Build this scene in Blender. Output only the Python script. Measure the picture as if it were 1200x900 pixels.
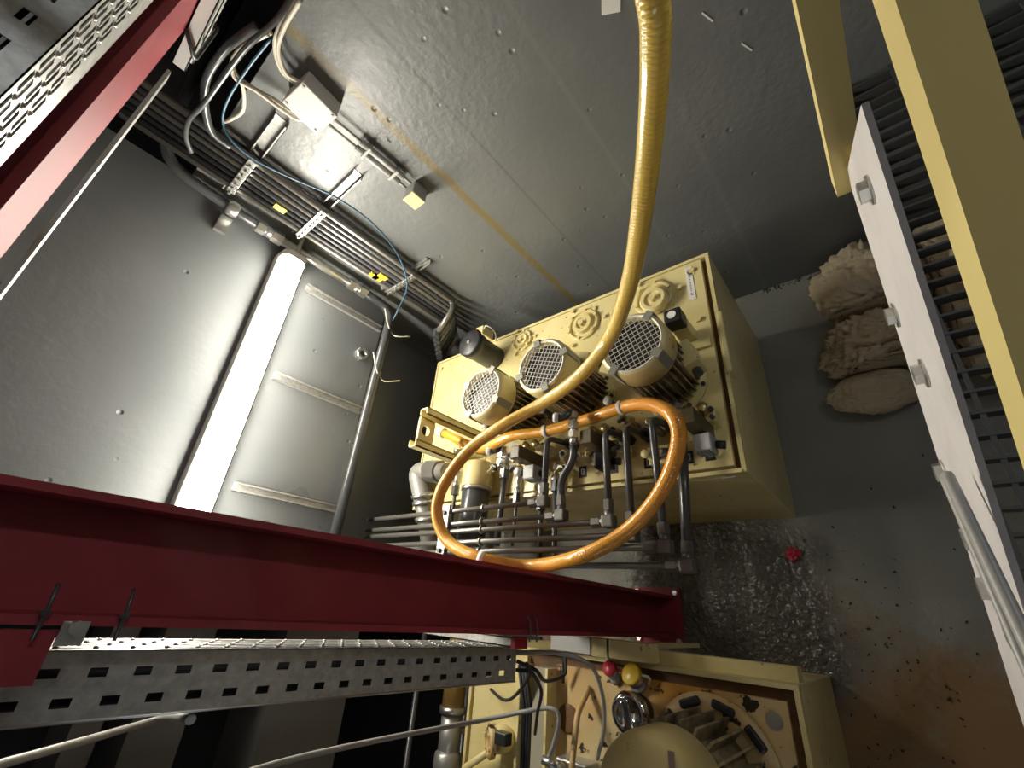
import bpy, bmesh, math, random
import numpy as np
from mathutils import Vector, Matrix, noise
random.seed(7)
for o in list(bpy.data.objects): bpy.data.objects.remove(o)
scn = bpy.context.scene
COL = scn.collection
# ------------------------------------------------------------------ camera
FPX = 512.0; CX, CY = 600.0, 450.0; CAMH = 2.0
RM = np.array([[0.76704609, -0.24429793, -0.59326117],
               [0.07136756, -0.88644397, 0.45730051],
               [-0.63761036, -0.39311017, -0.66250844]])     # camera (right, down, forward) -> world
cam = bpy.data.cameras.new('camera'); camo = bpy.data.objects.new('camera', cam); COL.objects.link(camo)
cam.sensor_width = 36; cam.lens = 36 * FPX / 1200; cam.clip_start = 0.02
m = Matrix.Identity(4)
for i in range(3):
    m[i][0] = RM[i, 0]; m[i][1] = -RM[i, 1]; m[i][2] = -RM[i, 2]
m[2][3] = CAMH
camo.matrix_world = m
scn.camera = camo
# ------------------------------------------------------------------ world, exposure
w = bpy.data.worlds.new('world'); scn.world = w; w.use_nodes = True
w.node_tree.nodes['Background'].inputs[0].default_value = (0.5, 0.55, 0.6, 1)
w.node_tree.nodes['Background'].inputs[1].default_value = 0.02
vs = scn.view_settings
vs.view_transform = 'Standard'; vs.look = 'None'; vs.gamma = 1; vs.exposure = 0.5; vs.use_curve_mapping = False
LAMP_E = 68.0       # emission of the wall batten in view
LAMP2_E = 20.0      # emission of the unseen fill batten placed on the back wall

# ------------------------------------------------------------------ pixel helpers (depth comes from the surface touched)
def ray(p): return RM @ np.array([p[0] - CX, p[1] - CY, FPX])
def PZ(p, z): r = ray(p); t = (z - CAMH) / r[2]; return Vector((t * r[0], t * r[1], z))
def PX(p, x): r = ray(p); t = x / r[0]; return Vector((x, t * r[1], CAMH + t * r[2]))
def PY(p, y): r = ray(p); t = y / r[1]; return Vector((t * r[0], y, CAMH + t * r[2]))
def PD(p, d): r = ray(p) / FPX * d; return Vector((r[0], r[1], CAMH + r[2]))
def ztop(xy, px):
    best = None
    for i in range(600):
        z = 0.4 + i * 0.002
        c = RM.T @ (np.array([xy[0], xy[1], z]) - [0, 0, CAMH])
        e = (CX + FPX * c[0] / c[2] - px[0]) ** 2 + (CY + FPX * c[1] / c[2] - px[1]) ** 2
        if best is None or e < best[0]: best = (e, z)
    return best[1]

# ------------------------------------------------------------------ materials
MATS = {}
def mat(name, col, rough=.5, metal=0., bump=None, var=None, spec=.5, extra=None):
    """bump=(scale, strength, dist); var=(scale, amount, colour2)"""
    if name in MATS: return MATS[name]
    M = bpy.data.materials.new(name); M.use_nodes = True
    nt = M.node_tree; b = nt.nodes['Principled BSDF']
    b.inputs['Base Color'].default_value = (*col, 1); b.inputs['Roughness'].default_value = rough
    b.inputs['Metallic'].default_value = metal; b.inputs['Specular IOR Level'].default_value = spec
    tc = nt.nodes.new('ShaderNodeTexCoord')
    if var:
        n = nt.nodes.new('ShaderNodeTexNoise'); n.inputs['Scale'].default_value = var[0]; n.inputs['Detail'].default_value = 6
        n.inputs['Roughness'].default_value = .65
        nt.links.new(tc.outputs['Object'], n.inputs['Vector'])
        r = nt.nodes.new('ShaderNodeValToRGB'); a = var[1]
        r.color_ramp.elements[0].position = a[0]; r.color_ramp.elements[1].position = a[1]
        r.color_ramp.elements[0].color = (*col, 1); r.color_ramp.elements[1].color = (*var[2], 1)
        nt.links.new(n.outputs['Fac'], r.inputs['Fac']); nt.links.new(r.outputs['Color'], b.inputs['Base Color'])
    if bump:
        n = nt.nodes.new('ShaderNodeTexNoise'); n.inputs['Scale'].default_value = bump[0]; n.inputs['Detail'].default_value = 5
        nt.links.new(tc.outputs['Object'], n.inputs['Vector'])
        bp = nt.nodes.new('ShaderNodeBump'); bp.inputs['Strength'].default_value = bump[1]; bp.inputs['Distance'].default_value = bump[2]
        nt.links.new(n.outputs['Fac'], bp.inputs['Height']); nt.links.new(bp.outputs['Normal'], b.inputs['Normal'])
    if extra: extra(nt, b, tc)
    MATS[name] = M
    return M

def N(nt, t, **kw):
    n = nt.nodes.new(t)
    for k, v in kw.items():
        if k in n.inputs.keys(): n.inputs[k].default_value = v
        else: setattr(n, k, v)
    return n
def ramp(nt, fac, stops):
    r = nt.nodes.new('ShaderNodeValToRGB'); e = r.color_ramp.elements
    while len(e) < len(stops): e.new(0.5)
    for el, (p, c) in zip(e, stops): el.position = p; el.color = (*c, 1) if len(c) == 3 else c
    nt.links.new(fac, r.inputs['Fac']); return r.outputs['Color']
def mixc(nt, fac, a, b):
    mx = nt.nodes.new('ShaderNodeMix'); mx.data_type = 'RGBA'
    for s, v in ((0, fac), (6, a), (7, b)):
        if hasattr(v, 'is_output'): nt.links.new(v, mx.inputs[s])
        else: mx.inputs[s].default_value = v if not isinstance(v, tuple) else (*v, 1)
    return mx.outputs[2]

def wall_mat(name, base, dark, streak=None, rough=.38, pit=.8, lump=.4):
    def ex(nt, b, tc):
        L = nt.links
        n1 = N(nt, 'ShaderNodeTexNoise', Scale=1.6, Detail=5.0); L.new(tc.outputs['Object'], n1.inputs['Vector'])
        col = ramp(nt, n1.outputs['Fac'], [(.3, dark), (.7, base)])
        if streak:
            sx = nt.nodes.new('ShaderNodeSeparateXYZ'); L.new(tc.outputs['Object'], sx.inputs[0])
            wn = N(nt, 'ShaderNodeTexNoise', Scale=6.0, Detail=4.0); L.new(tc.outputs['Object'], wn.inputs['Vector'])
            for (x0, hw, c, amt) in streak:
                a = N(nt, 'ShaderNodeMath', operation='SUBTRACT'); L.new(sx.outputs['X'], a.inputs[0]); a.inputs[1].default_value = x0
                a2 = N(nt, 'ShaderNodeMath', operation='MULTIPLY_ADD'); L.new(wn.outputs['Fac'], a2.inputs[0]); a2.inputs[1].default_value = hw * .9; L.new(a.outputs[0], a2.inputs[2])
                a3 = N(nt, 'ShaderNodeMath', operation='SUBTRACT'); L.new(a2.outputs[0], a3.inputs[0]); a3.inputs[1].default_value = hw * .45
                ab = N(nt, 'ShaderNodeMath', operation='ABSOLUTE'); L.new(a3.outputs[0], ab.inputs[0])
                f = ramp(nt, ab.outputs[0], [(hw * .45, (amt, amt, amt)), (hw * 1.1, (0, 0, 0))])
                col = mixc(nt, f, col, c)
        L.new(col, b.inputs['Base Color'])
        # lumpy brushed paint with pits
        n2 = N(nt, 'ShaderNodeTexNoise', Scale=9.0, Detail=8.0); n2.inputs['Roughness'].default_value = .6; L.new(tc.outputs['Object'], n2.inputs['Vector'])
        n3 = N(nt, 'ShaderNodeTexNoise', Scale=42.0, Detail=4.0); L.new(tc.outputs['Object'], n3.inputs['Vector'])
        v = N(nt, 'ShaderNodeTexVoronoi', Scale=9.0); L.new(tc.outputs['Object'], v.inputs['Vector'])
        pitc = ramp(nt, v.outputs['Distance'], [(.03, (0, 0, 0)), (.09, (1, 1, 1))])
        b1 = N(nt, 'ShaderNodeBump', Strength=.3, Distance=.008); L.new(n2.outputs['Fac'], b1.inputs['Height'])
        b2 = N(nt, 'ShaderNodeBump', Distance=.006); L.new(ramp(nt, n1.outputs['Fac'], [(.42, (.06,) * 3), (.62, (lump,) * 3)]), b2.inputs['Strength']); L.new(n3.outputs['Fac'], b2.inputs['Height']); L.new(b1.outputs[0], b2.inputs['Normal'])
        b3 = N(nt, 'ShaderNodeBump', Strength=pit, Distance=.004); L.new(pitc, b3.inputs['Height']); L.new(b2.outputs[0], b3.inputs['Normal'])
        L.new(b3.outputs[0], b.inputs['Normal'])
        rr = ramp(nt, n1.outputs['Fac'], [(.3, (rough - .08,) * 3), (.7, (rough + .1,) * 3)]); L.new(rr, b.inputs['Roughness'])
    return mat(name, base, rough, extra=ex)

M_WB = wall_mat('painted_concrete_back', (.165, .172, .168), (.12, .127, .127),
                streak=[(-1.005, .022, (.17, .13, .045), .85), (-.80, .006, (.09, .09, .085), .6), (-.46, .01, (.2, .2, .19), .4), (-.2, .012, (.2, .2, .19), .35)])
M_WL = wall_mat('painted_concrete_left', (.15, .158, .158), (.115, .123, .126), rough=.34, lump=.16)
M_DARK = wall_mat('shade_dark_concrete', (.045, .047, .05), (.03, .03, .033), rough=.7)  # dark tone stands for the shade in the alcove and void
M_LEDGE = wall_mat('grey_concrete_ledge', (.11, .11, .10), (.075, .075, .07), rough=.6)
def ex_floor(nt, b, tc):
    L = nt.links
    n1 = N(nt, 'ShaderNodeTexNoise', Scale=2.2, Detail=7.0); L.new(tc.outputs['Object'], n1.inputs['Vector'])
    grey = ramp(nt, n1.outputs['Fac'], [(.3, (.22, .222, .195)), (.7, (.32, .315, .275))])
    n2 = N(nt, 'ShaderNodeTexNoise', Scale=3.1, Detail=8.0); n2.inputs['Roughness'].default_value = .7; L.new(tc.outputs['Object'], n2.inputs['Vector'])
    sx = nt.nodes.new('ShaderNodeSeparateXYZ'); L.new(tc.outputs['Object'], sx.inputs[0])
    my = N(nt, 'ShaderNodeMapRange'); L.new(sx.outputs['Y'], my.inputs[0]); my.inputs[1].default_value = .35; my.inputs[2].default_value = -.35
    my.inputs[3].default_value = -.18; my.inputs[4].default_value = .3
    ad = N(nt, 'ShaderNodeMath', operation='ADD'); L.new(n2.outputs['Fac'], ad.inputs[0]); L.new(my.outputs[0], ad.inputs[1])
    rust = ramp(nt, ad.outputs[0], [(.48, (0, 0, 0)), (.72, (.9, .9, .9))])
    col = mixc(nt, rust, grey, (.27, .145, .045))
    # old oil film with a border of its own around the feet of the units
    n4 = N(nt, 'ShaderNodeTexNoise', Scale=5.0, Detail=4.0); L.new(tc.outputs['Object'], n4.inputs['Vector'])
    vd = N(nt, 'ShaderNodeVectorMath', operation='DISTANCE'); L.new(tc.outputs['Object'], vd.inputs[0]); vd.inputs[1].default_value = (-.62, .06, 0)
    a = N(nt, 'ShaderNodeMath', operation='MULTIPLY_ADD'); L.new(n4.outputs['Fac'], a.inputs[0]); a.inputs[1].default_value = .3; L.new(vd.outputs['Value'], a.inputs[2])
    wet = ramp(nt, a.outputs[0], [(.5, (1, 1, 1)), (.62, (0, 0, 0))])
    col = mixc(nt, wet, col, (.085, .08, .066))
    L.new(col, b.inputs['Base Color'])
    rg = ramp(nt, wet, [(0, (.5, .5, .5)), (1, (.2, .2, .2))]); L.new(rg, b.inputs['Roughness'])
    n3 = N(nt, 'ShaderNodeTexNoise', Scale=60.0, Detail=4.0); L.new(tc.outputs['Object'], n3.inputs['Vector'])
    n5 = N(nt, 'ShaderNodeTexNoise', Scale=38.0, Detail=2.0); L.new(tc.outputs['Object'], n5.inputs['Vector'])
    b1 = N(nt, 'ShaderNodeBump', Strength=.7, Distance=.006); L.new(n3.outputs['Fac'], b1.inputs['Height'])
    b2 = N(nt, 'ShaderNodeBump', Distance=.02); L.new(wet, b2.inputs['Strength']); L.new(n5.outputs['Fac'], b2.inputs['Height']); L.new(b1.outputs[0], b2.inputs['Normal']); L.new(b2.outputs[0], b.inputs['Normal'])
M_FLOOR = mat('stained_concrete_floor', (.15, .15, .13), .5, extra=ex_floor)
def ex_cream(nt, b, tc):
    L = nt.links
    n1 = N(nt, 'ShaderNodeTexNoise', Scale=9.0, Detail=6.0); L.new(tc.outputs['Object'], n1.inputs['Vector'])
    c = ramp(nt, n1.outputs['Fac'], [(.45, (.70, .60, .29)), (.8, (.60, .49, .2))])
    n2 = N(nt, 'ShaderNodeTexNoise', Scale=48.0, Detail=2.0); L.new(tc.outputs['Object'], n2.inputs['Vector'])
    f = ramp(nt, n2.outputs['Fac'], [(.70, (0, 0, 0)), (.73, (.8, .8, .8))])
    L.new(mixc(nt, f, c, (.16, .11, .05)), b.inputs['Base Color'])
M_CREAM = mat('cream_paint', (.70, .60, .29), .36, bump=(40, .12, .002), extra=ex_cream)
def ex_dirty(nt, b, tc):
    L = nt.links
    n1 = N(nt, 'ShaderNodeTexNoise', Scale=3.0, Detail=6.0); L.new(tc.outputs['Object'], n1.inputs['Vector'])
    c = ramp(nt, n1.outputs['Fac'], [(.35, (.62, .50, .27)), (.62, (.52, .25, .035))])
    v = N(nt, 'ShaderNodeTexNoise', Scale=26.0, Detail=3.0); L.new(tc.outputs['Object'], v.inputs['Vector'])
    sp = ramp(nt, v.outputs['Fac'], [(.61, (0, 0, 0)), (.64, (1, 1, 1))])
    L.new(mixc(nt, sp, c, (.02, .012, .008)), b.inputs['Base Color'])
M_DIRTY = mat('oil_stained_cream_paint', (.6, .45, .2), .4, extra=ex_dirty)
M_YEL = mat('yellow_stair_paint', (.70, .58, .24), .45, bump=(120, .1, .001))
M_WHITE = mat('off_white_steel_paint', (.66, .63, .62), .5, var=(14, (.45, .75), (.56, .53, .52)))
def ex_red(nt, b, tc):
    b.inputs['Coat Weight'].default_value = .08
M_RED = mat('red_oxide_paint', (.25, .028, .038), .6, spec=.3, bump=(60, .1, .001), var=(5, (.4, .7), (.2, .022, .03)), extra=ex_red)
M_GALV = mat('galvanised_steel', (.5, .5, .48), .42, .5, var=(60, (.35, .65), (.34, .34, .32)))
M_STEEL = mat('zinc_plated_steel', (.6, .6, .57), .3, .9)
M_CHROME = mat('chrome', (.8, .8, .8), .08, 1.0)
M_PIPE = mat('grey_steel_tube', (.19, .18, .16), .35, .55)
M_DPIPE = mat('dark_painted_tube', (.075, .078, .08), .28, .3)
M_BLACK = mat('black_plastic', (.018, .018, .02), .4)
M_RUBBER = mat('black_rubber', (.02, .02, .022), .6)
M_BROWN = mat('brown_solenoid_paint', (.075, .055, .025), .4)
M_BRASS = mat('brass_fitting', (.55, .43, .2), .3, .8)
M_RUST = mat('rusty_gutter', (.16, .075, .02), .6, var=(20, (.4, .7), (.08, .04, .015)))
M_FIN = mat('greasy_motor_fins', (.42, .35, .21), .45, var=(14, (.42, .62), (.08, .06, .035)))
M_GREYP = mat('grey_plastic', (.35, .35, .33), .5)
M_LGREY = mat('light_grey_plastic', (.55, .54, .50), .5)
M_ALU = mat('cast_aluminium', (.5, .5, .47), .4, .7)
M_BLUE = mat('blue_cable_sheath', (.05, .12, .19), .4)
M_WCABLE = mat('ivory_cable_sheath', (.6, .56, .46), .45)
M_GCABLE = mat('grey_cable_sheath', (.33, .32, .30), .4)
M_PAPER = mat('white_label', (.75, .73, .68), .5)
M_INK = mat('black_ink', (.02, .02, .02), .6)
M_YTAG = mat('yellow_tag', (.65, .48, .05), .5)
M_RCAP = mat('red_plastic', (.42, .02, .04), .4)
M_YCAP = mat('yellow_plastic_cap', (.75, .52, .06), .35)
M_RAG = mat('soiled_beige_cotton', (.62, .53, .37), .9, bump=(90, .35, .004), var=(7, (.35, .7), (.5, .40, .25)))
M_DEBRIS = mat('dirt_crumbs', (.05, .035, .02), .9)
def ex_hose(nt, b, tc):
    L = nt.links
    uv = nt.nodes.new('ShaderNodeUVMap')
    sx = nt.nodes.new('ShaderNodeSeparateXYZ'); L.new(uv.outputs[0], sx.inputs[0])
    c = ramp(nt, sx.outputs['X'], [(.0, (.78, .58, .11)), (.40, (.78, .55, .12)), (.55, (.78, .40, .06)), (.78, (.72, .30, .04)), (1., (.8, .42, .04))])
    L.new(c, b.inputs['Base Color'])
    b.inputs['Transmission Weight'].default_value = .08; b.inputs['IOR'].default_value = 1.45
    b.inputs['Coat Weight'].default_value = .6; b.inputs['Coat Roughness'].default_value = .12
    mp = nt.nodes.new('ShaderNodeMapping'); mp.inputs['Scale'].default_value = (420, 9, 1); L.new(uv.outputs[0], mp.inputs[0])
    hs = []
    for s in (1, -1):
        w_ = N(nt, 'ShaderNodeTexWave', Scale=.32); w_.wave_type = 'BANDS'; w_.bands_direction = 'DIAGONAL'
        mm = nt.nodes.new('ShaderNodeMapping'); mm.inputs['Scale'].default_value = (1350, 9 * s, 0); L.new(uv.outputs[0], mm.inputs[0]); L.new(mm.outputs[0], w_.inputs['Vector']); hs.append(w_)
    mx = N(nt, 'ShaderNodeMath', operation='MAXIMUM'); L.new(hs[0].outputs['Fac'], mx.inputs[0]); L.new(hs[1].outputs['Fac'], mx.inputs[1])
    bp = N(nt, 'ShaderNodeBump', Strength=.5, Distance=.0015); L.new(mx.outputs[0], bp.inputs['Height']); L.new(bp.outputs[0], b.inputs['Normal'])
M_HOSE = mat('amber_braided_pvc', (.6, .35, .05), .25, extra=ex_hose)
def ex_print(nt, b, tc):
    L = nt.links
    sx = nt.nodes.new('ShaderNodeSeparateXYZ'); L.new(tc.outputs['Object'], sx.inputs[0])
    n = N(nt, 'ShaderNodeTexNoise', Scale=55.0, Detail=1.0); n.noise_dimensions = '1D'; L.new(sx.outputs['Z'], n.inputs['W'])
    n2 = N(nt, 'ShaderNodeTexNoise', Scale=6.0, Detail=0.0); n2.noise_dimensions = '1D'; L.new(sx.outputs['Z'], n2.inputs['W'])
    f = ramp(nt, n.outputs['Fac'], [(.5, (0, 0, 0)), (.52, (1, 1, 1))]); f2 = ramp(nt, n2.outputs['Fac'], [(.47, (0, 0, 0)), (.5, (1, 1, 1))])
    g = nt.nodes.new('ShaderNodeUVMap'); s2 = nt.nodes.new('ShaderNodeSeparateXYZ'); L.new(g.outputs[0], s2.inputs[0])
    s3 = ramp(nt, s2.outputs['Y'], [(.60, (0, 0, 0)), (.61, (1, 1, 1)), (.70, (1, 1, 1)), (.71, (0, 0, 0))])
    m1 = N(nt, 'ShaderNodeMath', operation='MULTIPLY'); L.new(f, m1.inputs[0]); L.new(f2, m1.inputs[1])
    m2 = N(nt, 'ShaderNodeMath', operation='MULTIPLY'); L.new(m1.outputs[0], m2.inputs[0]); L.new(s3, m2.inputs[1])
    L.new(mixc(nt, m2.outputs[0], (.02, .02, .022), (.7, .7, .68)), b.inputs['Base Color'])
M_PRINT = mat('printed_black_rubber', (.02, .02, .022), .5, extra=ex_print)
def emis(name, col, s):
    M = bpy.data.materials.new(name); M.use_nodes = True; nt = M.node_tree
    b = nt.nodes['Principled BSDF']; b.inputs['Base Color'].default_value = (.9, .9, .88, 1)
    b.inputs['Emission Color'].default_value = (*col, 1); b.inputs['Emission Strength'].default_value = s
    return M
M_LAMP = emis('lit_diffuser', (1.0, .945, .82), LAMP_E)
M_LAMP3 = emis('fill_diffuser_dim', (.95, .96, 1.0), 6.0)
M_LAMP2 = emis('fill_diffuser_cool', (.92, .95, 1.0), LAMP2_E)

# ------------------------------------------------------------------ mesh building
class MB:
    def __init__(s): s.v = []; s.f = []; s.sm = []; s.uv = {}
    def add(s, vs, fs, smooth=False, uvs=None):
        b = len(s.v); s.v += [Vector(v) for v in vs]
        for i, f in enumerate(fs):
            if uvs: s.uv[len(s.f)] = uvs[i]
            s.f.append(tuple(b + k for k in f)); s.sm.append(smooth)
        return s
    def box(s, c, size, rot=None, bev=0):
        c = Vector(c); hx, hy, hz = [k / 2 for k in size]
        if bev:
            bm = bmesh.new(); bmesh.ops.create_cube(bm, size=1); bmesh.ops.scale(bm, vec=size, verts=bm.verts)
            bmesh.ops.bevel(bm, geom=bm.edges[:], offset=bev, segments=2, affect='EDGES', profile=.5)
            vs = [v.co.copy() for v in bm.verts]; bm.verts.index_update(); fs = [tuple(v.index for v in f.verts) for f in bm.faces]; bm.free()
        else:
            vs = [Vector((x, y, z)) for x in (-hx, hx) for y in (-hy, hy) for z in (-hz, hz)]
            fs = [(0, 1, 3, 2), (4, 6, 7, 5), (0, 4, 5, 1), (2, 3, 7, 6), (0, 2, 6, 4), (1, 5, 7, 3)]
        if rot is not None: vs = [rot @ v for v in vs]
        return s.add([v + c for v in vs], fs)
    def bb(s, a, b, bev=0):
        a, b = Vector(a), Vector(b); return s.box((a + b) / 2, [abs(b[i] - a[i]) for i in range(3)], bev=bev)
    @staticmethod
    def frame(d):
        d = Vector(d).normalized(); u = d.cross(Vector((0, 0, 1)))
        if u.length < .01: u = Vector((1, 0, 0))
        u.normalize(); return u, d.cross(u)
    def cyl(s, p0, p1, r, n=16, r1=None, caps=True, smooth=True):
        return s.lathe(p0, Vector(p1) - Vector(p0), [(r, 0), (r if r1 is None else r1, (Vector(p1) - Vector(p0)).length)], n, caps, smooth)
    def lathe(s, o, d, prof, n=20, caps=True, smooth=True):
        o = Vector(o); d = Vector(d).normalized(); u, v = s.frame(d); vs = []
        for r, h in prof:
            for k in range(n):
                a = 2 * math.pi * k / n; vs.append(o + d * h + u * (r * math.cos(a)) + v * (r * math.sin(a)))
        fs = []
        for i in range(len(prof) - 1):
            for k in range(n): fs.append((i * n + k, i * n + (k + 1) % n, (i + 1) * n + (k + 1) % n, (i + 1) * n + k))
        s.add(vs, fs, smooth)
        if caps:
            b = len(s.v) - len(vs)
            for ring, rev in ((0, True), (len(prof) - 1, False)):
                if prof[ring][0] > 1e-5:
                    c = [b + ring * n + k for k in range(n)]
                    s.f.append(tuple(reversed(c)) if rev else tuple(c)); s.sm.append(False)
        return s
    def tube(s, pts, r, n=12, caps=True, uvlen=None):
        pts = [Vector(p) for p in pts]; L = len(pts); rs = r if isinstance(r, list) else [r] * L
        t = [(pts[min(i + 1, L - 1)] - pts[max(i - 1, 0)]).normalized() for i in range(L)]
        u, _ = s.frame(t[0]); vs = []; dist = [0]
        for i in range(1, L): dist.append(dist[-1] + (pts[i] - pts[i - 1]).length)
        tot = uvlen or dist[-1]
        for i in range(L):
            u = (u - t[i] * u.dot(t[i])).normalized(); v = t[i].cross(u)
            for k in range(n):
                a = 2 * math.pi * k / n; vs.append(pts[i] + (u * math.cos(a) + v * math.sin(a)) * rs[i])
        fs, uvs = [], []
        for i in range(L - 1):
            for k in range(n):
                fs.append((i * n + k, i * n + (k + 1) % n, (i + 1) * n + (k + 1) % n, (i + 1) * n + k))
                a, b = dist[i] / tot, dist[i + 1] / tot; uvs.append(((a, k / n), (a, (k + 1) / n), (b, (k + 1) / n), (b, k / n)))
        s.add(vs, fs, True, uvs); b = len(s.v) - len(vs)
        if caps:
            s.f.append(tuple(reversed([b + k for k in range(n)]))); s.sm.append(False)
            s.f.append(tuple(b + (L - 1) * n + k for k in range(n))); s.sm.append(False)
        return s
    def prism(s, poly, d):
        """poly: list of Vectors (planar), extruded by vector d"""
        n = len(poly); d = Vector(d); vs = [Vector(p) for p in poly] + [Vector(p) + d for p in poly]
        fs = [tuple(reversed(range(n))), tuple(range(n, 2 * n))] + [(k, (k + 1) % n, n + (k + 1) % n, n + k) for k in range(n)]
        return s.add(vs, fs)
    def hexbolt(s, p, d, r=.01, h=.007): return s.cyl(p, Vector(p) + Vector(d).normalized() * h, r, 6, smooth=False)
    def plate_holes(s, o, eu, ev, length, bands, thick, ew):
        """perforated plate: bands = [(v0, v1, holes or None)], holes = list of (u0,u1)"""
        o, eu, ev, ew = Vector(o), Vector(eu), Vector(ev), Vector(ew)
        def quad(u0, u1, v0, v1):
            P = lambda u, v, t: o + eu * u + ev * v + ew * t
            vs = [P(u0, v0, 0), P(u1, v0, 0), P(u1, v1, 0), P(u0, v1, 0), P(u0, v0, thick), P(u1, v0, thick), P(u1, v1, thick), P(u0, v1, thick)]
            s.add(vs, [(0, 1, 2, 3), (7, 6, 5, 4), (0, 4, 5, 1), (1, 5, 6, 2), (2, 6, 7, 3), (3, 7, 4, 0)])
        for v0, v1, holes in bands:
            u = 0
            for a, b in (holes or []):
                quad(u, a, v0, v1); u = b
            quad(u, length, v0, v1)
        return s
    def mesh(s, name, origin=Vector()):
        me = bpy.data.meshes.new(name); me.from_pydata([tuple(v - origin) for v in s.v], [], s.f)
        me.polygons.foreach_set('use_smooth', s.sm)
        if s.uv:
            l = me.uv_layers.new(name='UVMap')
            for pi, uv in s.uv.items():
                for li, c in zip(me.polygons[pi].loop_indices, uv): l.data[li].uv = c
        me.update(); return me
def fillet(pts, rad, seg=6):
    pts = [Vector(p) for p in pts]; out = [pts[0]]
    for i in range(1, len(pts) - 1):
        p = pts[i]; a = pts[i - 1] - p; b = pts[i + 1] - p; r = min(rad, a.length * .49, b.length * .49)
        A = p + a.normalized() * r; B = p + b.normalized() * r
        for k in range(seg + 1):
            t = k / seg; out.append(A * (1 - t) ** 2 + p * 2 * t * (1 - t) + B * t * t)
    return out + [pts[-1]]
def spline(pts, seg=8):
    P = [Vector(p) for p in pts]; P = [P[0] * 2 - P[1]] + P + [P[-1] * 2 - P[-2]]; out = []
    for i in range(1, len(P) - 2):
        for k in range(seg):
            t = k / seg; a, b, c, d = P[i - 1], P[i], P[i + 1], P[i + 2]
            out.append(.5 * (2 * b + (c - a) * t + (2 * a - 5 * b + 4 * c - d) * t * t + (3 * b - a - 3 * c + d) * t ** 3))
    return out + [P[-2]]

def tagit(o, label, cat, group=None):
    o['label'] = label; o['category'] = cat
    if group: o['group'] = group
    return o
def thing(name, label, cat, loc=(0, 0, 0), group=None):
    o = bpy.data.objects.new(name, None); COL.objects.link(o); o.location = loc; o.empty_display_size = .05
    return tagit(o, label, cat, group)
def worldloc(o):
    l = Vector(o.location)
    while o.parent: o = o.parent; l += Vector(o.location)
    return l
def part(name, mb, m, parent=None, label=None):
    """a mesh; vertices given in world space"""
    org = worldloc(parent) if parent else Vector()
    o = bpy.data.objects.new(name, mb.mesh(name, org)); o.data.materials.append(m); COL.objects.link(o)
    if parent: o.parent = parent
    if label: o['label'] = label
    return o
def solo(name, mb, m, label, cat, group=None): return tagit(part(name, mb, m), label, cat, group)
def struct(name, mb, m): o = part(name, mb, m); o['kind'] = 'structure'; return o
def copy_tree(o, loc, rotz=0, label=None):
    c = o.copy(); COL.objects.link(c); c.location = loc; c.rotation_euler = (0, 0, rotz)
    if label: c['label'] = label
    for ch in list(o.children):
        d = ch.copy(); COL.objects.link(d); d.parent = c
        for g in list(ch.children):
            e = g.copy(); COL.objects.link(e); e.parent = d
    return c
V = Vector
XL, YB = -1.86, 1.46
# ================================================================== structure
struct('floor', MB().bb((-3.2, -2.6, -.12), (2.4, YB + .2, 0)), M_FLOOR)
struct('wall_back', MB().bb((-3.2, YB, 0), (-.2, YB + .2, 1.985)).bb((-.2, YB, 0), (2.4, YB + .2, 3.1)), M_WB)
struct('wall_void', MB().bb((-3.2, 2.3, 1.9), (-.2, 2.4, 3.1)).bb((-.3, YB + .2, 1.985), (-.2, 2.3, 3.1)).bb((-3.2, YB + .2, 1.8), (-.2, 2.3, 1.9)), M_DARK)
struct('wall_left', MB().bb((-2.06, -.10, 1.01), (XL, YB, 3.1)), M_WL)
struct('wall_left_lower', MB().bb((-2.3, -.10, 0), (-2.06, YB, 3.1)).bb((-2.3, YB + .2, 1.8), (-1.86, 2.3, 3.1)), M_WL)
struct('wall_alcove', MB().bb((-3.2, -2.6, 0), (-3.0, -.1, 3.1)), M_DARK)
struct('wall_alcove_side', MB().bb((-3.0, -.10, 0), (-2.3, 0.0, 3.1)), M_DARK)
struct('wall_right', MB().bb((2.2, -2.6, 0), (2.4, YB, 3.1)), M_WB)
struct('wall_front', MB().bb((-3.0, -2.6, 0), (2.2, -2.4, 3.1)), M_WB)
struct('ceiling', MB().bb((-3.2, -2.6, 3.1), (2.4, 2.4, 3.3)), M_WB)
struct('floor_alcove_shade', MB().bb((-3.0, -2.4, 0), (-1.46, -.11, .01)), M_DARK)  # dark sheet laid over the floor, alcove shade in its colour
struct('trim_1', MB().bb((-2.2, -2.4, .74), (-1.9, -.1, 1.06)), M_LEDGE)
struct('trim_2', MB().bb((-2.15, -2.4, 1.31), (-1.9, -.1, 1.46)), M_LEDGE)
struct('trim_3', MB().bb((-2.15, -2.4, 1.53), (-1.9, -.1, 1.60)), M_LEDGE)

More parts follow.
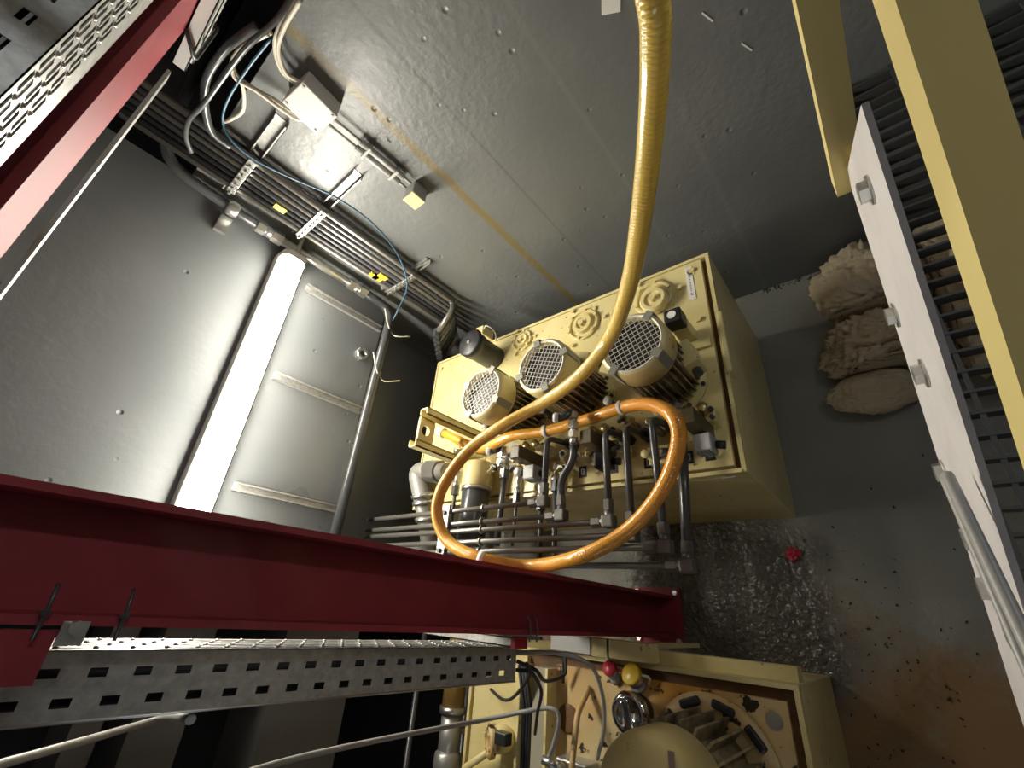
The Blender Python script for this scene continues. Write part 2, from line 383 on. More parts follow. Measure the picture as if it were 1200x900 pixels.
# ================================================================== the lit batten on the left wall + unseen fill battens
def batten(name, label, a, b, wdir, ndir, width, depth, m, group=None):
    """a,b: ends on the mounting surface; ndir out of the surface"""
    a, b, wdir, ndir = V(a), V(b), V(wdir), V(ndir); d = (b - a).normalized()
    t = thing(name, label, 'lamp', tuple((a + b) / 2), group)
    def prof(hw, d0, d1, rr):
        pts = [(-hw, d0), (-hw, d1 - rr)]
        for k in range(1, 6):
            an = math.pi / 2 * k / 6; pts.append((-hw + rr * (1 - math.cos(an)), d1 - rr + rr * math.sin(an)))
        pts += [(-hw + rr, d1), (hw - rr, d1)]
        for k in range(1, 6):
            an = math.pi / 2 * (1 - k / 6); pts.append((hw - rr * (1 - math.cos(an)), d1 - rr + rr * math.sin(an)))
        return pts + [(hw, d1 - rr), (hw, d0)]
    h = MB().prism([a + wdir * x + ndir * y for x, y in prof(width / 2, 0, depth * .55, .012)], b - a)
    part('housing', h, M_LGREY, t)
    df = MB().prism([a + d * .03 + wdir * x + ndir * y for x, y in prof(width * .42, depth * .55, depth, width * .3)], b - a - d * .06)
    part('diffuser', df, m, t)
    for e, s in ((a, 1), (b, -1)):
        c = MB().prism([e + wdir * x + ndir * y for x, y in prof(width * .46, depth * .55, depth * 1.02, width * .3)], d * s * .03)
        part('end_cap', c, M_LGREY, t)
    return t
lz = 1.545
batten('fluorescent_batten_lamp', 'long lit fluorescent batten lamp fixed to the grey wall behind the red post', (XL, .06, lz), (XL, 1.34, lz), (0, 0, 1), (1, 0, 0), .112, .115, M_LAMP)
batten('back_wall_lamp', 'unseen fill batten lamp guessed on the back wall beyond the stair', (1.35, YB, 1.85), (1.35, YB, 3.05), (1, 0, 0), (0, -1, 0), .112, .115, M_LAMP2)  # unseen; place guessed, fills the right floor and the rags
batten('front_wall_lamp', 'unseen fill batten lamp added on the front wall behind the viewer', (-.6, -2.4, 2.0), (.7, -2.4, 2.0), (0, 0, 1), (0, 1, 0), .16, .1, M_LAMP3)  # unseen lamp added to brighten the front of the floor

# ================================================================== red post (H section) and red overhead beam
t = thing('red_steel_post', 'tall red H-section steel post standing on the wet floor between the two pump units', 'post', (-.86, .02, 0))
y0, y1, x0, x1 = -.055, .098, -.93, -.785
part('web', MB().bb((-.865, y0 + .01, .012), (-.855, y1 - .01, 2.14)), M_RED, t)
part('flange', MB().bb((x0, y0, .012), (x1, y0 + .011, 2.14)), M_RED, t)
part('flange', MB().bb((x0, y1 - .011, .012), (x1, y1, 2.14)), M_RED, t)
part('base_plate', MB().bb((x0 - .03, y0 - .03, 0), (x1 + .03, y1 + .03, .012)), M_RED, t)
for sx in (x0 - .012, x1 + .012):
    for sy in (y0 - .012, y1 + .012): part('anchor_bolt', MB().hexbolt((sx, sy, .012), (0, 0, 1), .011, .012), M_STEEL, t)
t = thing('red_steel_beam', 'red H-section steel beam overhead beside the slotted cable tray', 'beam', (-.91, .4, 2.14))
part('lower_flange', MB().bb((-1.01, -2.39, 2.14), (-.81, YB - .01, 2.155)), M_RED, t)
part('web', MB().bb((-.915, -2.39, 2.155), (-.905, YB - .01, 2.33)), M_RED, t)
part('upper_flange', MB().bb((-1.01, -2.39, 2.33), (-.81, YB - .01, 2.345)), M_RED, t)
# small red bracket plate between post and the vertical tray
t = thing('red_bracket_plate', 'short red steel plate bolted between the red post and vertical cable tray', 'bracket', (-.8, -.08, 1.9))
part('plate', MB().bb((-.80, -.115, 1.885), (-.79, -.06, 2.14)), M_RED, t)
part('clamp_plate', MB().bb((-.785, -.075, 1.86), (-.78, -.05, 1.885)), M_STEEL, t)
part('bolt', MB().hexbolt((-.78, -.056, 1.873), (1, 0, 0), .008, .012), M_STEEL, t)
# beam clamps on the post
for z in (1.905, 1.83, .985, .955):
    t = thing('hook_bolt_clamp', 'small hooked bolt clamp on the front flange of the red post', 'clamp', (-.785, -.056, z), 'hook clamps on the post')
    part('rod', MB().tube(fillet([(-.78, -.07, z), (-.78, -.025, z), (-.79, -.012, z)], .01), .0022, 8), M_DPIPE, t)
    part('nut', MB().cyl((-.78, -.045, z), (-.78, -.039, z), .0055, 6, smooth=False), M_DPIPE, t)

# ================================================================== cable trays (really perforated)
def slots(start, end, pitch, ln):
    u = start; o = []
    while u + ln < end: o.append((u, u + ln)); u += pitch
    return o
def tray(name, label, o, eu, eside, ebot, length, sideh, botw):
    """o: the edge shared by side and bottom; eu along; eside up the side wall; ebot across the bottom"""
    o, eu, eside, ebot = V(o), V(eu), V(eside), V(ebot)
    t = thing(name, label, 'cable tray', tuple(o))
    h = sideh
    bands = [(0, h * .26, None), (h * .26, h * .40, slots(.02, length - .02, .05, .02)), (h * .40, h * .68, None), (h * .68, h * .82, slots(.045, length - .02, .05, .02)), (h * .82, h, None)]
    part('side_wall', MB().plate_holes(o, eu, eside, length, bands, .0015, ebot), M_GALV, t)
    part('side_wall', MB().plate_holes(o + ebot * botw, eu, eside, length, bands, .0015, -ebot), M_GALV, t)
    lip = MB()
    for q, s in ((o, 1), (o + ebot * botw, -1)):
        a = q + eside * h; lip.prism([a, a + ebot * s * .012, a + ebot * s * .012 + eside * .002, a + eside * .002], eu * length)
    part('rolled_lip', lip, M_GALV, t)
    for q in (o, o + ebot * botw): part('glint_bead', MB().tube([q + eside * (h + .001), q + eside * (h + .001) + eu * length], .0022, 6), M_STEEL, t)  # shiny bead added so the lip shows a bright line
    bd = []; v = 0.; rb = MB(); g = 0
    while v + .046 < botw:
        off = .021 if g % 2 else 0
        sl_ = slots(.012 + off, length - .012, .042, .033)
        bd += [(v, v + .010, None), (v + .010, v + .020, sl_), (v + .020, v + .025, None), (v + .025, v + .035, sl_)]
        for a_, b2_ in sl_[:-1]:
            c = o + eu * (b2_ + .0045) + ebot * (v + .0175); rb.lathe(c, ebot, [(.0005, 0), (.0035, .003), (.0035, .007), (.0005, .010)], 6)
        v += .035; g += 1
    bd.append((v, botw, None))
    part('slotted_bottom', MB().plate_holes(o, eu, ebot, length, bd, .0015, eside), M_GALV, t)
    part('pressed_rib', rb, M_GALV, t)['kind'] = 'stuff'
    return t
tray('horizontal_cable_tray', 'galvanised slotted cable tray running overhead beside the red beam', (-.585, -1.2, 2.15), (0, 1, 0), (0, 0, 1), (-1, 0, 0), 2.62, .085, .15)
tray('vertical_cable_tray', 'galvanised slotted cable tray standing upright in front of the red post', (-.86, -.088, .935), (0, 0, 1), (0, -1, 0), (-1, 0, 0), 1.2, .077, .16)
for k_, (x_, y_) in enumerate(((-.878, -.112), (-.905, -.118), (-.93, -.110), (-.955, -.116), (-.885, -.142), (-.915, -.146), (-.945, -.142))):  # black strands added so the slots read as dark as shadow
    solo('tray_dark_filler', MB().tube([(x_, y_, .95 + .01 * k_), (x_ + .002, y_ - .002, 1.5), (x_, y_, 2.125)], .0125, 8), M_RUBBER, 'black filler strand added inside the upright cable tray to darken its slots', 'cable', 'dark filler in the upright tray')
for k_, (x_, z_) in enumerate(((-.603, 2.167), (-.632, 2.166), (-.66, 2.167), (-.69, 2.166), (-.605, 2.196), (-.606, 2.222))):  # same dark filling added behind the overhead slots
    solo('tray_dark_filler', MB().tube([(x_, -1.15, z_), (x_, .4, z_ + .001), (x_, 1.38, z_)], .0125, 8), M_RUBBER, 'black filler strand added inside the overhead cable tray to darken its slots', 'cable', 'dark filler in the overhead tray')
# cross channel that carries the upright tray
def channel(mb, p0, p1, w, n, width=.041, depth=.021, th=.0025, lip=.007):
    """C-channel: w across, n out (open side), from p0 to p1"""
    p0, p1, w, n = V(p0), V(p1), V(w), V(n); d = p1 - p0; h = width / 2
    for a, b_ in (((-h, 0), (h, th)), ((-h, 0), (-h + th, depth)), ((h - th, 0), (h, depth)), ((-h, depth - th), (-h + lip, depth)), ((h - lip, depth - th), (h, depth))):
        mb.prism([p0 + w * a[0] + n * a[1], p0 + w * b_[0] + n * a[1], p0 + w * b_[0] + n * b_[1], p0 + w * a[0] + n * b_[1]], d)
    return mb
t = thing('cross_channel', 'galvanised mounting channel with a red end cap behind the upright cable tray foot', 'channel', (-1.0, -.075, .95))
part('channel', channel(MB(), (-1.28, -.066, .955), (-.845, -.066, .955), (0, 0, 1), (0, -1, 0)), M_GALV, t)
part('end_cap', MB().bb((-.845, -.09, .928), (-.83, -.062, .98)), M_RCAP, t, 'red plastic end cap')
# channel stub overhead (galvanised, along x)
t = thing('overhead_channel', 'pair of galvanised mounting channels hooked under the red beam', 'channel', (-1.12, 1.2, 2.12))
part('channel', channel(MB(), (-1.12, 1.20, 2.138), (-.4, 1.20, 2.138), (0, 1, 0), (0, 0, -1), .06, .03), mat('bright_aluminium', (.62, .62, .6), .35, .3), t)
part('channel', channel(MB(), (-1.16, 1.275, 2.138), (-.4, 1.275, 2.138), (0, 1, 0), (0, 0, -1), .045, .03), MATS['bright_aluminium'], t)
part('hook_bolt', MB().tube(fillet([(-.99, 1.15, 2.135), (-1.05, 1.15, 2.10), (-1.05, 1.31, 2.10), (-1.05, 1.31, 2.138)], .015), .005, 8), M_DPIPE, t)
t = solo('grey_flat_rail', MB().bb((-.86, .1, 2.095), (-.835, .85, 2.101)), M_GREYP, 'thin grey steel rail hanging just below the red overhead beam', 'rail')

# ================================================================== channel rails on left wall
for k, y in enumerate((1.276, .803, .333)):
    lab = ['short galvanised channel rail beside the loose steel nut ring on the lit wall', 'short galvanised channel rail in the middle of three on the lit wall', 'short galvanised channel rail on the lit wall just above the red post'][k]
    t = thing('wall_channel_rail', lab, 'rail', (XL, y, 1.22), 'channel rails on the left wall')
    part('channel', channel(MB(), (XL, y, 1.015), (XL, y, 1.435), (0, 1, 0), (1, 0, 0), .036, .02), M_GALV, t)
# big conduit : down the corner then along the wall edge
xc = -1.80
t = thing('steel_conduit', 'thick grey steel conduit that drops down the corner and bends along the lit wall edge', 'conduit', (xc, 1.39, 1.0))
P = fillet([(-1.62, 2.25, 2.16), (-1.70, 1.7, 2.13), (xc, 1.42, 2.10), (xc, 1.40, 1.80)], .12) + [V((xc, 1.395, 1.66))]
part('tube', MB().tube(P, .021, 14), M_DPIPE, t)
part('tube', MB().tube([(xc, 1.395, 1.66), (xc, 1.39, 1.22)], .020, 14), M_STEEL, t)
part('tube', MB().tube(fillet([(xc, 1.39, 1.22), (xc, 1.388, 1.005), (xc, .05, 1.02)], .10, 10), .022, 14), M_DPIPE, t)
def union(o, d, r, ln):
    b = MB(); o = V(o); d = V(d).normalized()
    b.cyl(o, o + d * ln * .3, r * 1.35, 6, smooth=False); b.cyl(o + d * ln * .3, o + d * ln * .6, r * 1.15, 14); b.cyl(o + d * ln * .6, o + d * ln, r * 1.4, 6, smooth=False); return b
part('union', union((xc, 1.396, 1.72), (0, 0, -1), .021, .11), M_STEEL, t, 'bright zinc union')
part('union', union((xc, 1.39, 1.27), (0, 0, -1), .021, .10), M_STEEL, t, 'bright zinc union')
part('wall_clamp', MB().bb((XL, 1.30, 1.80), (XL + .02, 1.38, 1.845)).lathe((xc, 1.40, 1.80), (0, 0, 1), [(.03, 0), (.034, .01), (.034, .035), (.03, .045)], 10), M_STEEL, t)
for z, yy in ((1.005, 1.25), (1.008, .98)):
    c = spline([(xc + .03, yy + .10, z + .06), (xc + .028, yy + .02, z + .02), (xc + .01, yy, z - .02), (xc + .03, yy - .02, z - .04), (xc + .05, yy + .01, z - .11)], 5)
    part('cable_tie', MB().tube(c, .0035, 6), M_WCABLE, t)
t = solo('loose_nut_ring', MB().lathe((XL, 1.085, 1.085), (1, 0, 0), [(.016, 0), (.033, 0), (.033, .022), (.03, .026), (.018, .026), (.016, .022), (.016, 0)], 8, caps=False, smooth=False), M_STEEL, 'hexagonal steel conduit nut fixed on the lit wall', 'nut')
# lamp feed conduit
t = thing('lamp_feed_conduit', 'slim grey conduit that feeds the lit batten lamp', 'conduit', (-1.76, 1.36, 1.6))
A = [PX((205, 165), -1.76), PX((270, 205), -1.76), PX((345, 262), -1.76)]
part('tube', MB().tube(A, .014, 10), M_PIPE, t)
part('flexible_tail', MB().tube(spline([A[-1], A[-1] + V((0, -.015, -.05)), V((-1.752, 1.352, 1.55)), V((-1.79, 1.342, 1.545))], 8), .008, 8), M_GCABLE, t)
part('coupling', MB().cyl(A[1], A[1] + (A[2] - A[1]).normalized() * .05, .018, 10), M_STEEL, t)

# ================================================================== pipe bundle on back wall
yb = 1.415
xs = [-1.50, -1.535, -1.567, -1.597, -1.63, -1.662, -1.692]
for k, x in enumerate(xs):
    top = 2.35 - .02 * k; zb = .84 - .034 * k
    kind = ['grey steel pipe of the corner bundle', 'black hose with white print in the corner bundle'][k in (4, 5)]
    lab = 'black hose with white print clamped in the vertical bundle in the wall corner' if k in (4, 5) else 'dark grey pipe clamped in the vertical bundle in the wall corner'
    P = fillet([(x, yb, top), (x, yb, zb), (x, yb - .06, zb), (x - .10, 1.262, zb - .005)], .03)
    t = thing('bundle_pipe' if k not in (4, 5) else 'bundle_hose', lab, 'pipe' if k not in (4, 5) else 'hose', (x, yb, zb), 'hoses in the corner bundle' if k in (4, 5) else 'pipes in the corner bundle')
    part('tube', MB().tube(P, (.0125 if k % 3 else .015), 10), M_PRINT if k in (4, 5) else (M_DPIPE if k % 2 else M_PIPE), t)
    part('end_fitting', MB().cyl(P[-1] + V((0, .02, 0)), P[-1] + V((0, -.03, 0)), .019, 6, smooth=False), M_DPIPE, t)
    if k in (4, 5):
        for z in ((1.19 + .03 * (k - 4)), 1.70 - .5 * (k - 4)):
            part('tag', MB().box((x, yb - .002, z), (.03, .03, .045)), M_YTAG, t, 'yellow identification tag')
struts = [(1.865, -1.29, .05), (1.58, -1.26, .042), (1.105, -1.40, .03)]
for k, (z, xe, wd) in enumerate(struts):
    lab = ['wide channel bracket at the top clamping the corner pipe bundle', 'slotted channel bracket clamping the corner pipe bundle near the bright wall spot', 'lowest channel bracket clamping the corner pipe bundle'][k]
    t = thing('strut_bracket', lab, 'bracket', (xe, YB, z), 'brackets of the corner bundle')
    part('channel', channel(MB(), (-1.76, YB, z), (xe, YB, z), (0, 0, 1), (0, -1, 0), wd, .028), M_GALV, t)
    for j, x in enumerate(xs):
        b = MB().box((x, yb - .02, z), (.028, .012, .03), bev=.003).hexbolt((x - .008, yb - .026, z), (0, -1, 0), .006, .012)
        part('pipe_clamp', b, M_STEEL, t)
# wall cables: blue, ivory, grey
def cable(name, label, pts, r, m, group=None, seg=8): return solo(name, MB().tube(spline(pts, seg), r, 8), m, label, 'cable', group)
def WB(p, off=.02): return PY(p, YB - off)
cable('blue_cable', 'thin blue cable arcing across the back wall to the conduit bend', [WB((318, 45), .1), WB((292, 78), .08), WB((268, 115), .08), WB((261, 142), .07), WB((272, 165), .09), WB((300, 188), .09), WB((345, 210), .08), WB((395, 232), .05), WB((440, 265), .05), WB((468, 302), .06), WB((477, 335), .10), PY((468, 360), 1.36), PX((460, 376), -1.775)], .0038, M_BLUE)
JB = WB((367, 120), .03)
ca = [('ivory_cable', 'ivory cable looping from above into the top of the junction box', [(345, 0), (328, 30), (322, 55), (330, 82), (348, 100)], M_WCABLE),
      ('ivory_cable', 'ivory cable looping from above into the top of the junction box', [(352, 0), (333, 32), (326, 58), (335, 85), (352, 97)], M_WCABLE),
      ('ivory_cable', 'ivory cable entering the lower side of the junction box', [(318, 38), (290, 50), (274, 68), (277, 88), (295, 102), (322, 117), (342, 129), (353, 126)], M_WCABLE),
      ('ivory_cable', 'ivory cable entering the lower side of the junction box', [(314, 40), (286, 54), (272, 72), (276, 92), (300, 106), (330, 128), (350, 140), (360, 133)], M_WCABLE),
      ('ivory_cable', 'short ivory cable tail hanging beside the blue cable', [(283, 95), (286, 112), (284, 130), (272, 139), (262, 143)], M_WCABLE)]
for k_, (n_, l_, pp, m_) in enumerate(ca): cable(n_, l_, [WB(p, (.030, .046, .030, .046, .014)[k_]) for p in pp], .0065, m_, 'ivory cables at the junction box' if 'short' not in l_ else None)
t = thing('grey_hose_bundle', 'dark flexible conduits curling into the shadowed upper corner', 'conduit', tuple(WB((240, 150), .1)))
part('tube', MB().tube(spline([PY((345, -10), 1.4), PY((325, 22), 1.36), PY((285, 60), 1.33), PY((240, 120), 1.33), PY((222, 140), 1.34), PY((218, 160), 1.36), PY((224, 178), 1.375)], 8), .008, 10), M_DPIPE, t)
part('tube', MB().tube(spline([PY((300, 30), 1.4), PY((262, 60), 1.36), PY((240, 100), 1.36), PY((246, 150), 1.365), PY((270, 172), 1.375)], 8), .012, 10), M_DPIPE, t)
# junction box with conduit and small end box
t = thing('junction_box', 'light grey plastic junction box on the back wall with cables entering it', 'junction box', tuple(JB))
rotb = Matrix.Rotation(math.radians(6), 3, 'Y')
part('box', MB().box(JB, (.115, .06, .125), rotb, bev=.006), M_LGREY, t)
lid = part('lid', MB().box(JB + V((0, -.034, 0)), (.118, .012, .128), rotb, bev=.004), M_LGREY, t)
for sx in (-1, 1):
    for sz in (-1, 1): part('lid_screw', MB().cyl(JB + rotb @ V((sx * .047, -.039, sz * .052)), JB + rotb @ V((sx * .047, -.043, sz * .052)), .005, 8), M_GREYP, lid)
for p in ((349, 101), (353, 97), (353, 126), (360, 133)): part('cable_gland', MB().cyl(WB(p, .035), WB(p, .035) + (JB - WB(p, .035)) * .45, .012, 6, smooth=False), M_GREYP, t)
E2 = WB((487, 228), .03)
t = thing('wall_conduit', 'twin grey plastic conduit running down from the junction box', 'conduit', tuple(JB))
a0 = JB + V((-.02, .005, -.06)); a1 = V((E2.x, YB - .022, E2.z + .04))
for dx in (-.012, .02):
    q0, q1 = a0 + V((dx, 0, 0)), a1 + V((dx, 0, 0)); mid = q0.lerp(q1, .35)
    part('tube', MB().tube([q0, mid], .006, 8), M_GREYP, t)
    part('sleeve', MB().tube([mid, q0.lerp(q1, .9)], .011, 10), M_GREYP, t)
    part('tube', MB().tube([q0.lerp(q1, .9), q1], .006, 8), M_GREYP, t)
for f_ in (.45, .8): part('saddle_clip', MB().box(a0.lerp(a1, f_) + V((.004, 0, 0)), (.06, .03, .012), bev=.003), M_GREYP, t)
t = thing('conduit_end_box', 'small cream switch box at the lower end of the wall conduit', 'box', tuple(E2))
part('box', MB().box(E2, (.062, .06, .062), bev=.003), M_GREYP, t)
part('face', MB().box(E2 + V((0, -.034, 0)), (.064, .008, .064), bev=.002), mat('cream_plastic', (.62, .52, .30), .45), t)
# paper tag and marks high on the wall
solo('paper_tag', MB().box(WB((716, 0), .001), (.05, .002, .06), Matrix.Rotation(.5, 3, 'Y')), M_PAPER, 'white paper tag stuck on the back wall beside the hanging hose', 'tag')
for p, a in (((829, 20), .1), ((875, 55), .05)): solo('paint_fleck', MB().box(WB(p, .001), (.004, .002, .04), Matrix.Rotation(-.5 + a, 3, 'Y')), M_PAPER, 'thin white paint fleck on the dark back wall', 'fleck', 'white flecks on the back wall')

# ================================================================== pump unit one: tank
TX0, TX1, TY0, TY1, TZ = -1.755, -.280, .388, 1.205, .68
t = tank = thing('hydraulic_tank', 'large cream steel hydraulic oil tank in the corner carrying three finned motors', 'tank', ((TX0 + TX1) / 2, (TY0 + TY1) / 2, 0))
part('body', MB().bb((TX0, TY0, 0), (TX1, TY1, TZ - .03), bev=.006), M_CREAM, t)
rim = MB()
for a, b_ in (((TX0, TY0), (TX1, TY0 + .012)), ((TX0, TY1 - .012), (TX1, TY1)), ((TX0, TY0 + .012), (TX0 + .012, TY1 - .012)), ((TX1 - .012, TY0 + .012), (TX1, TY1 - .012))):
    rim.bb((a[0], a[1], TZ - .03), (b_[0], b_[1], TZ))
part('rim', rim, M_CREAM, t)
part('gutter', MB().bb((TX0 + .012, TY0 + .012, TZ - .03), (TX1 - .012, TY1 - .012, TZ - .026)), M_RUST, t)
LX0, LX1, LY0, LY1 = TX0 + .018, TX1 - .03, TY0 + .022, TY1 - .018
SPL = -1.30     # seam between the two lid plates
part('lid_plate', MB().bb((LX0, LY0, TZ - .026), (SPL - .001, LY1, TZ + .001)), M_CREAM, t)
part('lid_plate', MB().bb((SPL + .001, LY0, TZ - .026), (LX1, LY1, TZ)), M_CREAM, t)
for x in (LX0 + .03, -1.2, -.75, LX1 - .035):
    for y in (LY0 + .04, LY1 - .04):
        part('lid_bolt', MB().hexbolt((x, y, TZ), (0, 0, 1), .011, .009).cyl((x, y, TZ), (x, y, TZ + .002), .016, 12), M_CREAM, t)
part('lid_bolt', MB().hexbolt((LX1 - .035, .93, TZ), (0, 0, 1), .011, .009), M_CREAM, t)
part('lid_clip', MB().bb((TX1 - .005, .70, TZ - .05), (TX1 + .012, .93, TZ + .012), bev=.004), M_CREAM, t)
part('nameplate', MB().bb((TX1 - .075, TY0 - .002, TZ - .05), (TX1 - .04, TY0, TZ - .035)), M_LGREY, t)
# access covers
for k, (p, r) in enumerate((((613, 400), .055), ((684, 381), .075), ((766, 350), .075))):
    c = PZ(p, TZ)
    cv = part('access_cover', MB().lathe(c, (0, 0, 1), [(r, 0), (r, .009), (r * .94, .012), (r * .84, .012), (r * .80, .004), (r * .62, .004), (r * .58, .02), (r * .36, .02), (r * .34, .010), (r * .2, .010), (r * .18, .03), (.001, .031)], 28, caps=False, smooth=False), M_CREAM, t)
    for j in range(6):
        a = math.pi / 3 * j + .3; part('cover_bolt', MB().hexbolt(c + V((math.cos(a) * r * .9, math.sin(a) * r * .9, .012)), (0, 0, 1), .007, .008), M_CREAM, cv)
    for j in range(3):
        a = 2 * math.pi / 3 * j; part('dog_bolt', MB().hexbolt(c + V((math.cos(a) * r * 1.35, math.sin(a) * r * 1.35, 0)), (0, 0, 1), .009, .012), M_CREAM, cv)
    if k == 2: part('breather_cap', MB().lathe(c + V((.01, -.03, .03)), (0, 0, 1), [(.052, -.02), (.052, .006), (.046, .012), (.034, .012), (.032, .004), (.014, .004), (.012, .02), (.001, .02)], 24, caps=False, smooth=False), M_CREAM, cv)
# white label strip with an unreadable line of black characters
c0, c1 = PZ((806, 313), TZ + .001), PZ((812, 351), TZ + .001)
d = (c1 - c0).normalized(); s_ = V((d.y, -d.x, 0)) * -1
lb = part('label_strip', MB().prism([c0 - s_ * .012, c0 + s_ * .012, c1 + s_ * .012, c1 - s_ * .012], (0, 0, .001)), M_PAPER, t, 'white label strip with black characters')
ink = MB(); u = .014; L_ = (c1 - c0).length
while u < L_ - .014:
    h_ = random.choice((.004, .006, .007)); q = c0 + d * u + V((0, 0, .0012)); ink.prism([q - s_ * h_ / 2, q + s_ * h_ / 2, q + s_ * h_ / 2 + d * .003, q - s_ * h_ / 2 + d * .003], (0, 0, .0004)); u += random.choice((.007, .009, .012))
part('lettering', ink, M_INK, lb)
for p in ((683, 553), (719, 548), (760, 542), (807, 536), (832, 532)):
    q = PZ(p, TZ + .001); pl = part('number_plate', MB().box(q, (.03, .04, .002)), M_INK, t, 'small black number plate')
    fr = MB()
    for a, b_ in (((-.006, -.011), (-.003, .011)), ((.003, -.011), (.006, .011)), ((-.006, .008), (.006, .011)), ((-.006, -.011), (.006, -.008))): fr.bb(q + V((a[0], a[1], .001)), q + V((b_[0], b_[1], .0016)))
    part('digit', fr, M_PAPER, pl)
# welded rod along right lid side and pads

# motors ------------------------------------------------------------
M_CLIP = mat('dull_grey_clip', (.27, .27, .22), .45, .2)
def motor_proto():
    t = thing('electric_motor', 'x', 'motor', (0, 0, 0), 'finned motors on the tank')
    part('mounting_flange', MB().lathe((0, 0, 0), (0, 0, 1), [(.112, 0), (.112, .012), (.098, .014), (.096, .028), (.085, .032)], 32), M_CREAM, t)
    b = MB().cyl((0, 0, .03), (0, 0, .22), .072, 24)
    for k in range(28):
        a = 2 * math.pi * k / 28; R_ = Matrix.Rotation(a, 3, 'Z'); b.box(R_ @ V((.084, 0, .13)), (.03, .0045, .2), R_)
    part('finned_body', b, M_FIN, t)
    for k in range(8):
        a = 2 * math.pi * k / 8 + .2; part('flange_bolt', MB().hexbolt((math.cos(a) * .104, math.sin(a) * .104, .012), (0, 0, 1), .007, .009), M_DPIPE, t)
    tb = part('terminal_box', MB().box((.10, -.02, .12), (.05, .085, .09), bev=.006), M_CREAM, t)
    part('cable_gland', MB().cyl((.10, -.062, .12), (.10, -.085, .12), .014, 6, smooth=False), M_DPIPE, tb)
    cw = part('fan_cowl', MB().lathe((0, 0, .2), (0, 0, 1), [(.094, .025), (.103, .029), (.103, .095), (.101, .106), (.095, .112), (.088, .112), (.086, .106), (.086, .03), (.04, .03)], 36, caps=False), M_CREAM, t)
    part('fan', MB().lathe((0, 0, .225), (0, 0, 1), [(.084, 0), (.084, .01), (.03, .012), (.026, .05), (.001, .055)], 20, caps=False), M_BLACK, cw)
    g = MB(); p = .015; r = .092
    for i in range(-6, 7):
        x = i * p; h = math.sqrt(max(r * r - x * x, 0))
        if h < .01: continue
        g.box((x, 0, .309), (.0016, 2 * h, .0016)); g.box((0, x, .3105), (2 * h, .0016, .0016))
    g.lathe((0, 0, .307), (0, 0, 1), [(.088, 0), (.094, 0), (.094, .006), (.088, .006), (.088, 0)], 32, caps=False)
    part('grille', g, mat('grille_wire', (.62, .60, .54), .5, .2), cw)
    part('shade_disc', MB().cyl((0, 0, .285), (0, 0, .288), .0855, 28), M_BLACK, cw)  # black disc stands for the shade inside the cowl
    for k in range(4):
        a = math.pi / 2 * k + .6; R_ = Matrix.Rotation(a, 3, 'Z')
        b = MB().box(R_ @ V((.1045, 0, .275)), (.003, .028, .07), R_).box(R_ @ V((.092, 0, .314)), (.028, .024, .003), R_)
        part('cowl_clip', b, M_CLIP, cw)
    part('warning_sticker', MB().box(Matrix.Rotation(-.35, 3, 'Z') @ V((.1036, 0, .262)), (.001, .022, .026), Matrix.Rotation(-.35, 3, 'Z')), M_YTAG, cw)
    return t
mot = motor_proto()
spots = [((-.456, .707), 'finned cream motor nearest the white label strip on the tank', .3), ((-.78, .735), 'finned cream motor in the middle of the three on the tank', 1.2), ((-1.055, .705), 'finned cream motor beside the black beacon cylinder on the tank', 2.0)]
for k, (xy, lab, rz) in enumerate(spots):
    if k == 0: mot.location = (*xy, TZ); mot.rotation_euler = (0, 0, rz); mot['label'] = lab
    else: copy_tree(mot, (*xy, TZ), rz, lab)
# black beacon / level switch
c = PZ((580, 421), TZ); zt = ztop(c, (549, 402))
t = thing('level_switch', 'black plastic cylinder standing on the back corner of the tank', 'switch', tuple(c))
part('body', MB().lathe(c, (0, 0, 1), [(.06, 0), (.06, (zt - TZ) * .72), (.066, (zt - TZ) * .73), (.068, (zt - TZ) * .98), (.06, zt - TZ), (.001, zt - TZ + .002)], 28, caps=False), M_BLACK, t)
part('red_knob', MB().lathe(V((c.x + .03, c.y + .05, zt - .03)), (0, 0, 1), [(.016, 0), (.018, .02), (.001, .026)], 12, caps=False), M_RCAP, t, 'red lamp knob')
part('centre_screw', MB().cyl((c.x, c.y, zt), (c.x, c.y, zt + .006), .009, 10), M_STEEL, t)
c = PZ((574, 396), TZ); t = thing('terminal_block', 'small cream terminal block beside the black cylinder on the tank', 'block', tuple(c))
part('block', MB().box(c + V((0, 0, .04)), (.05, .05, .08), bev=.004), M_CREAM, t)
part('wire', MB().tube(spline([c + V((.02, 0, .07)), c + V((.06, .0, .09)), c + V((.08, -.02, .05)), c + V((.05, -.04, .003))], 6), .003, 6), M_WCABLE, t)
# beside motor one: sensor with bracket
c = PZ((787, 369), TZ + .16); c.z = TZ; t = thing('limit_sensor', 'black faced sensor on a cream bracket beside the breather cap', 'sensor', tuple(c))
part('bracket', MB().box(c + V((0, 0, .05)), (.05, .045, .10), bev=.004), M_CREAM, t)
part('sensor_body', MB().box(c + V((0, 0, .13)), (.055, .05, .06), bev=.005), M_BLACK, t)
part('dial', MB().cyl(c + V((0, 0, .16)), c + V((0, 0, .163)), .014, 16), M_PAPER, t)
part('foot', MB().box(c + V((.02, -.03, .006)), (.09, .05, .012)), M_CREAM, t)

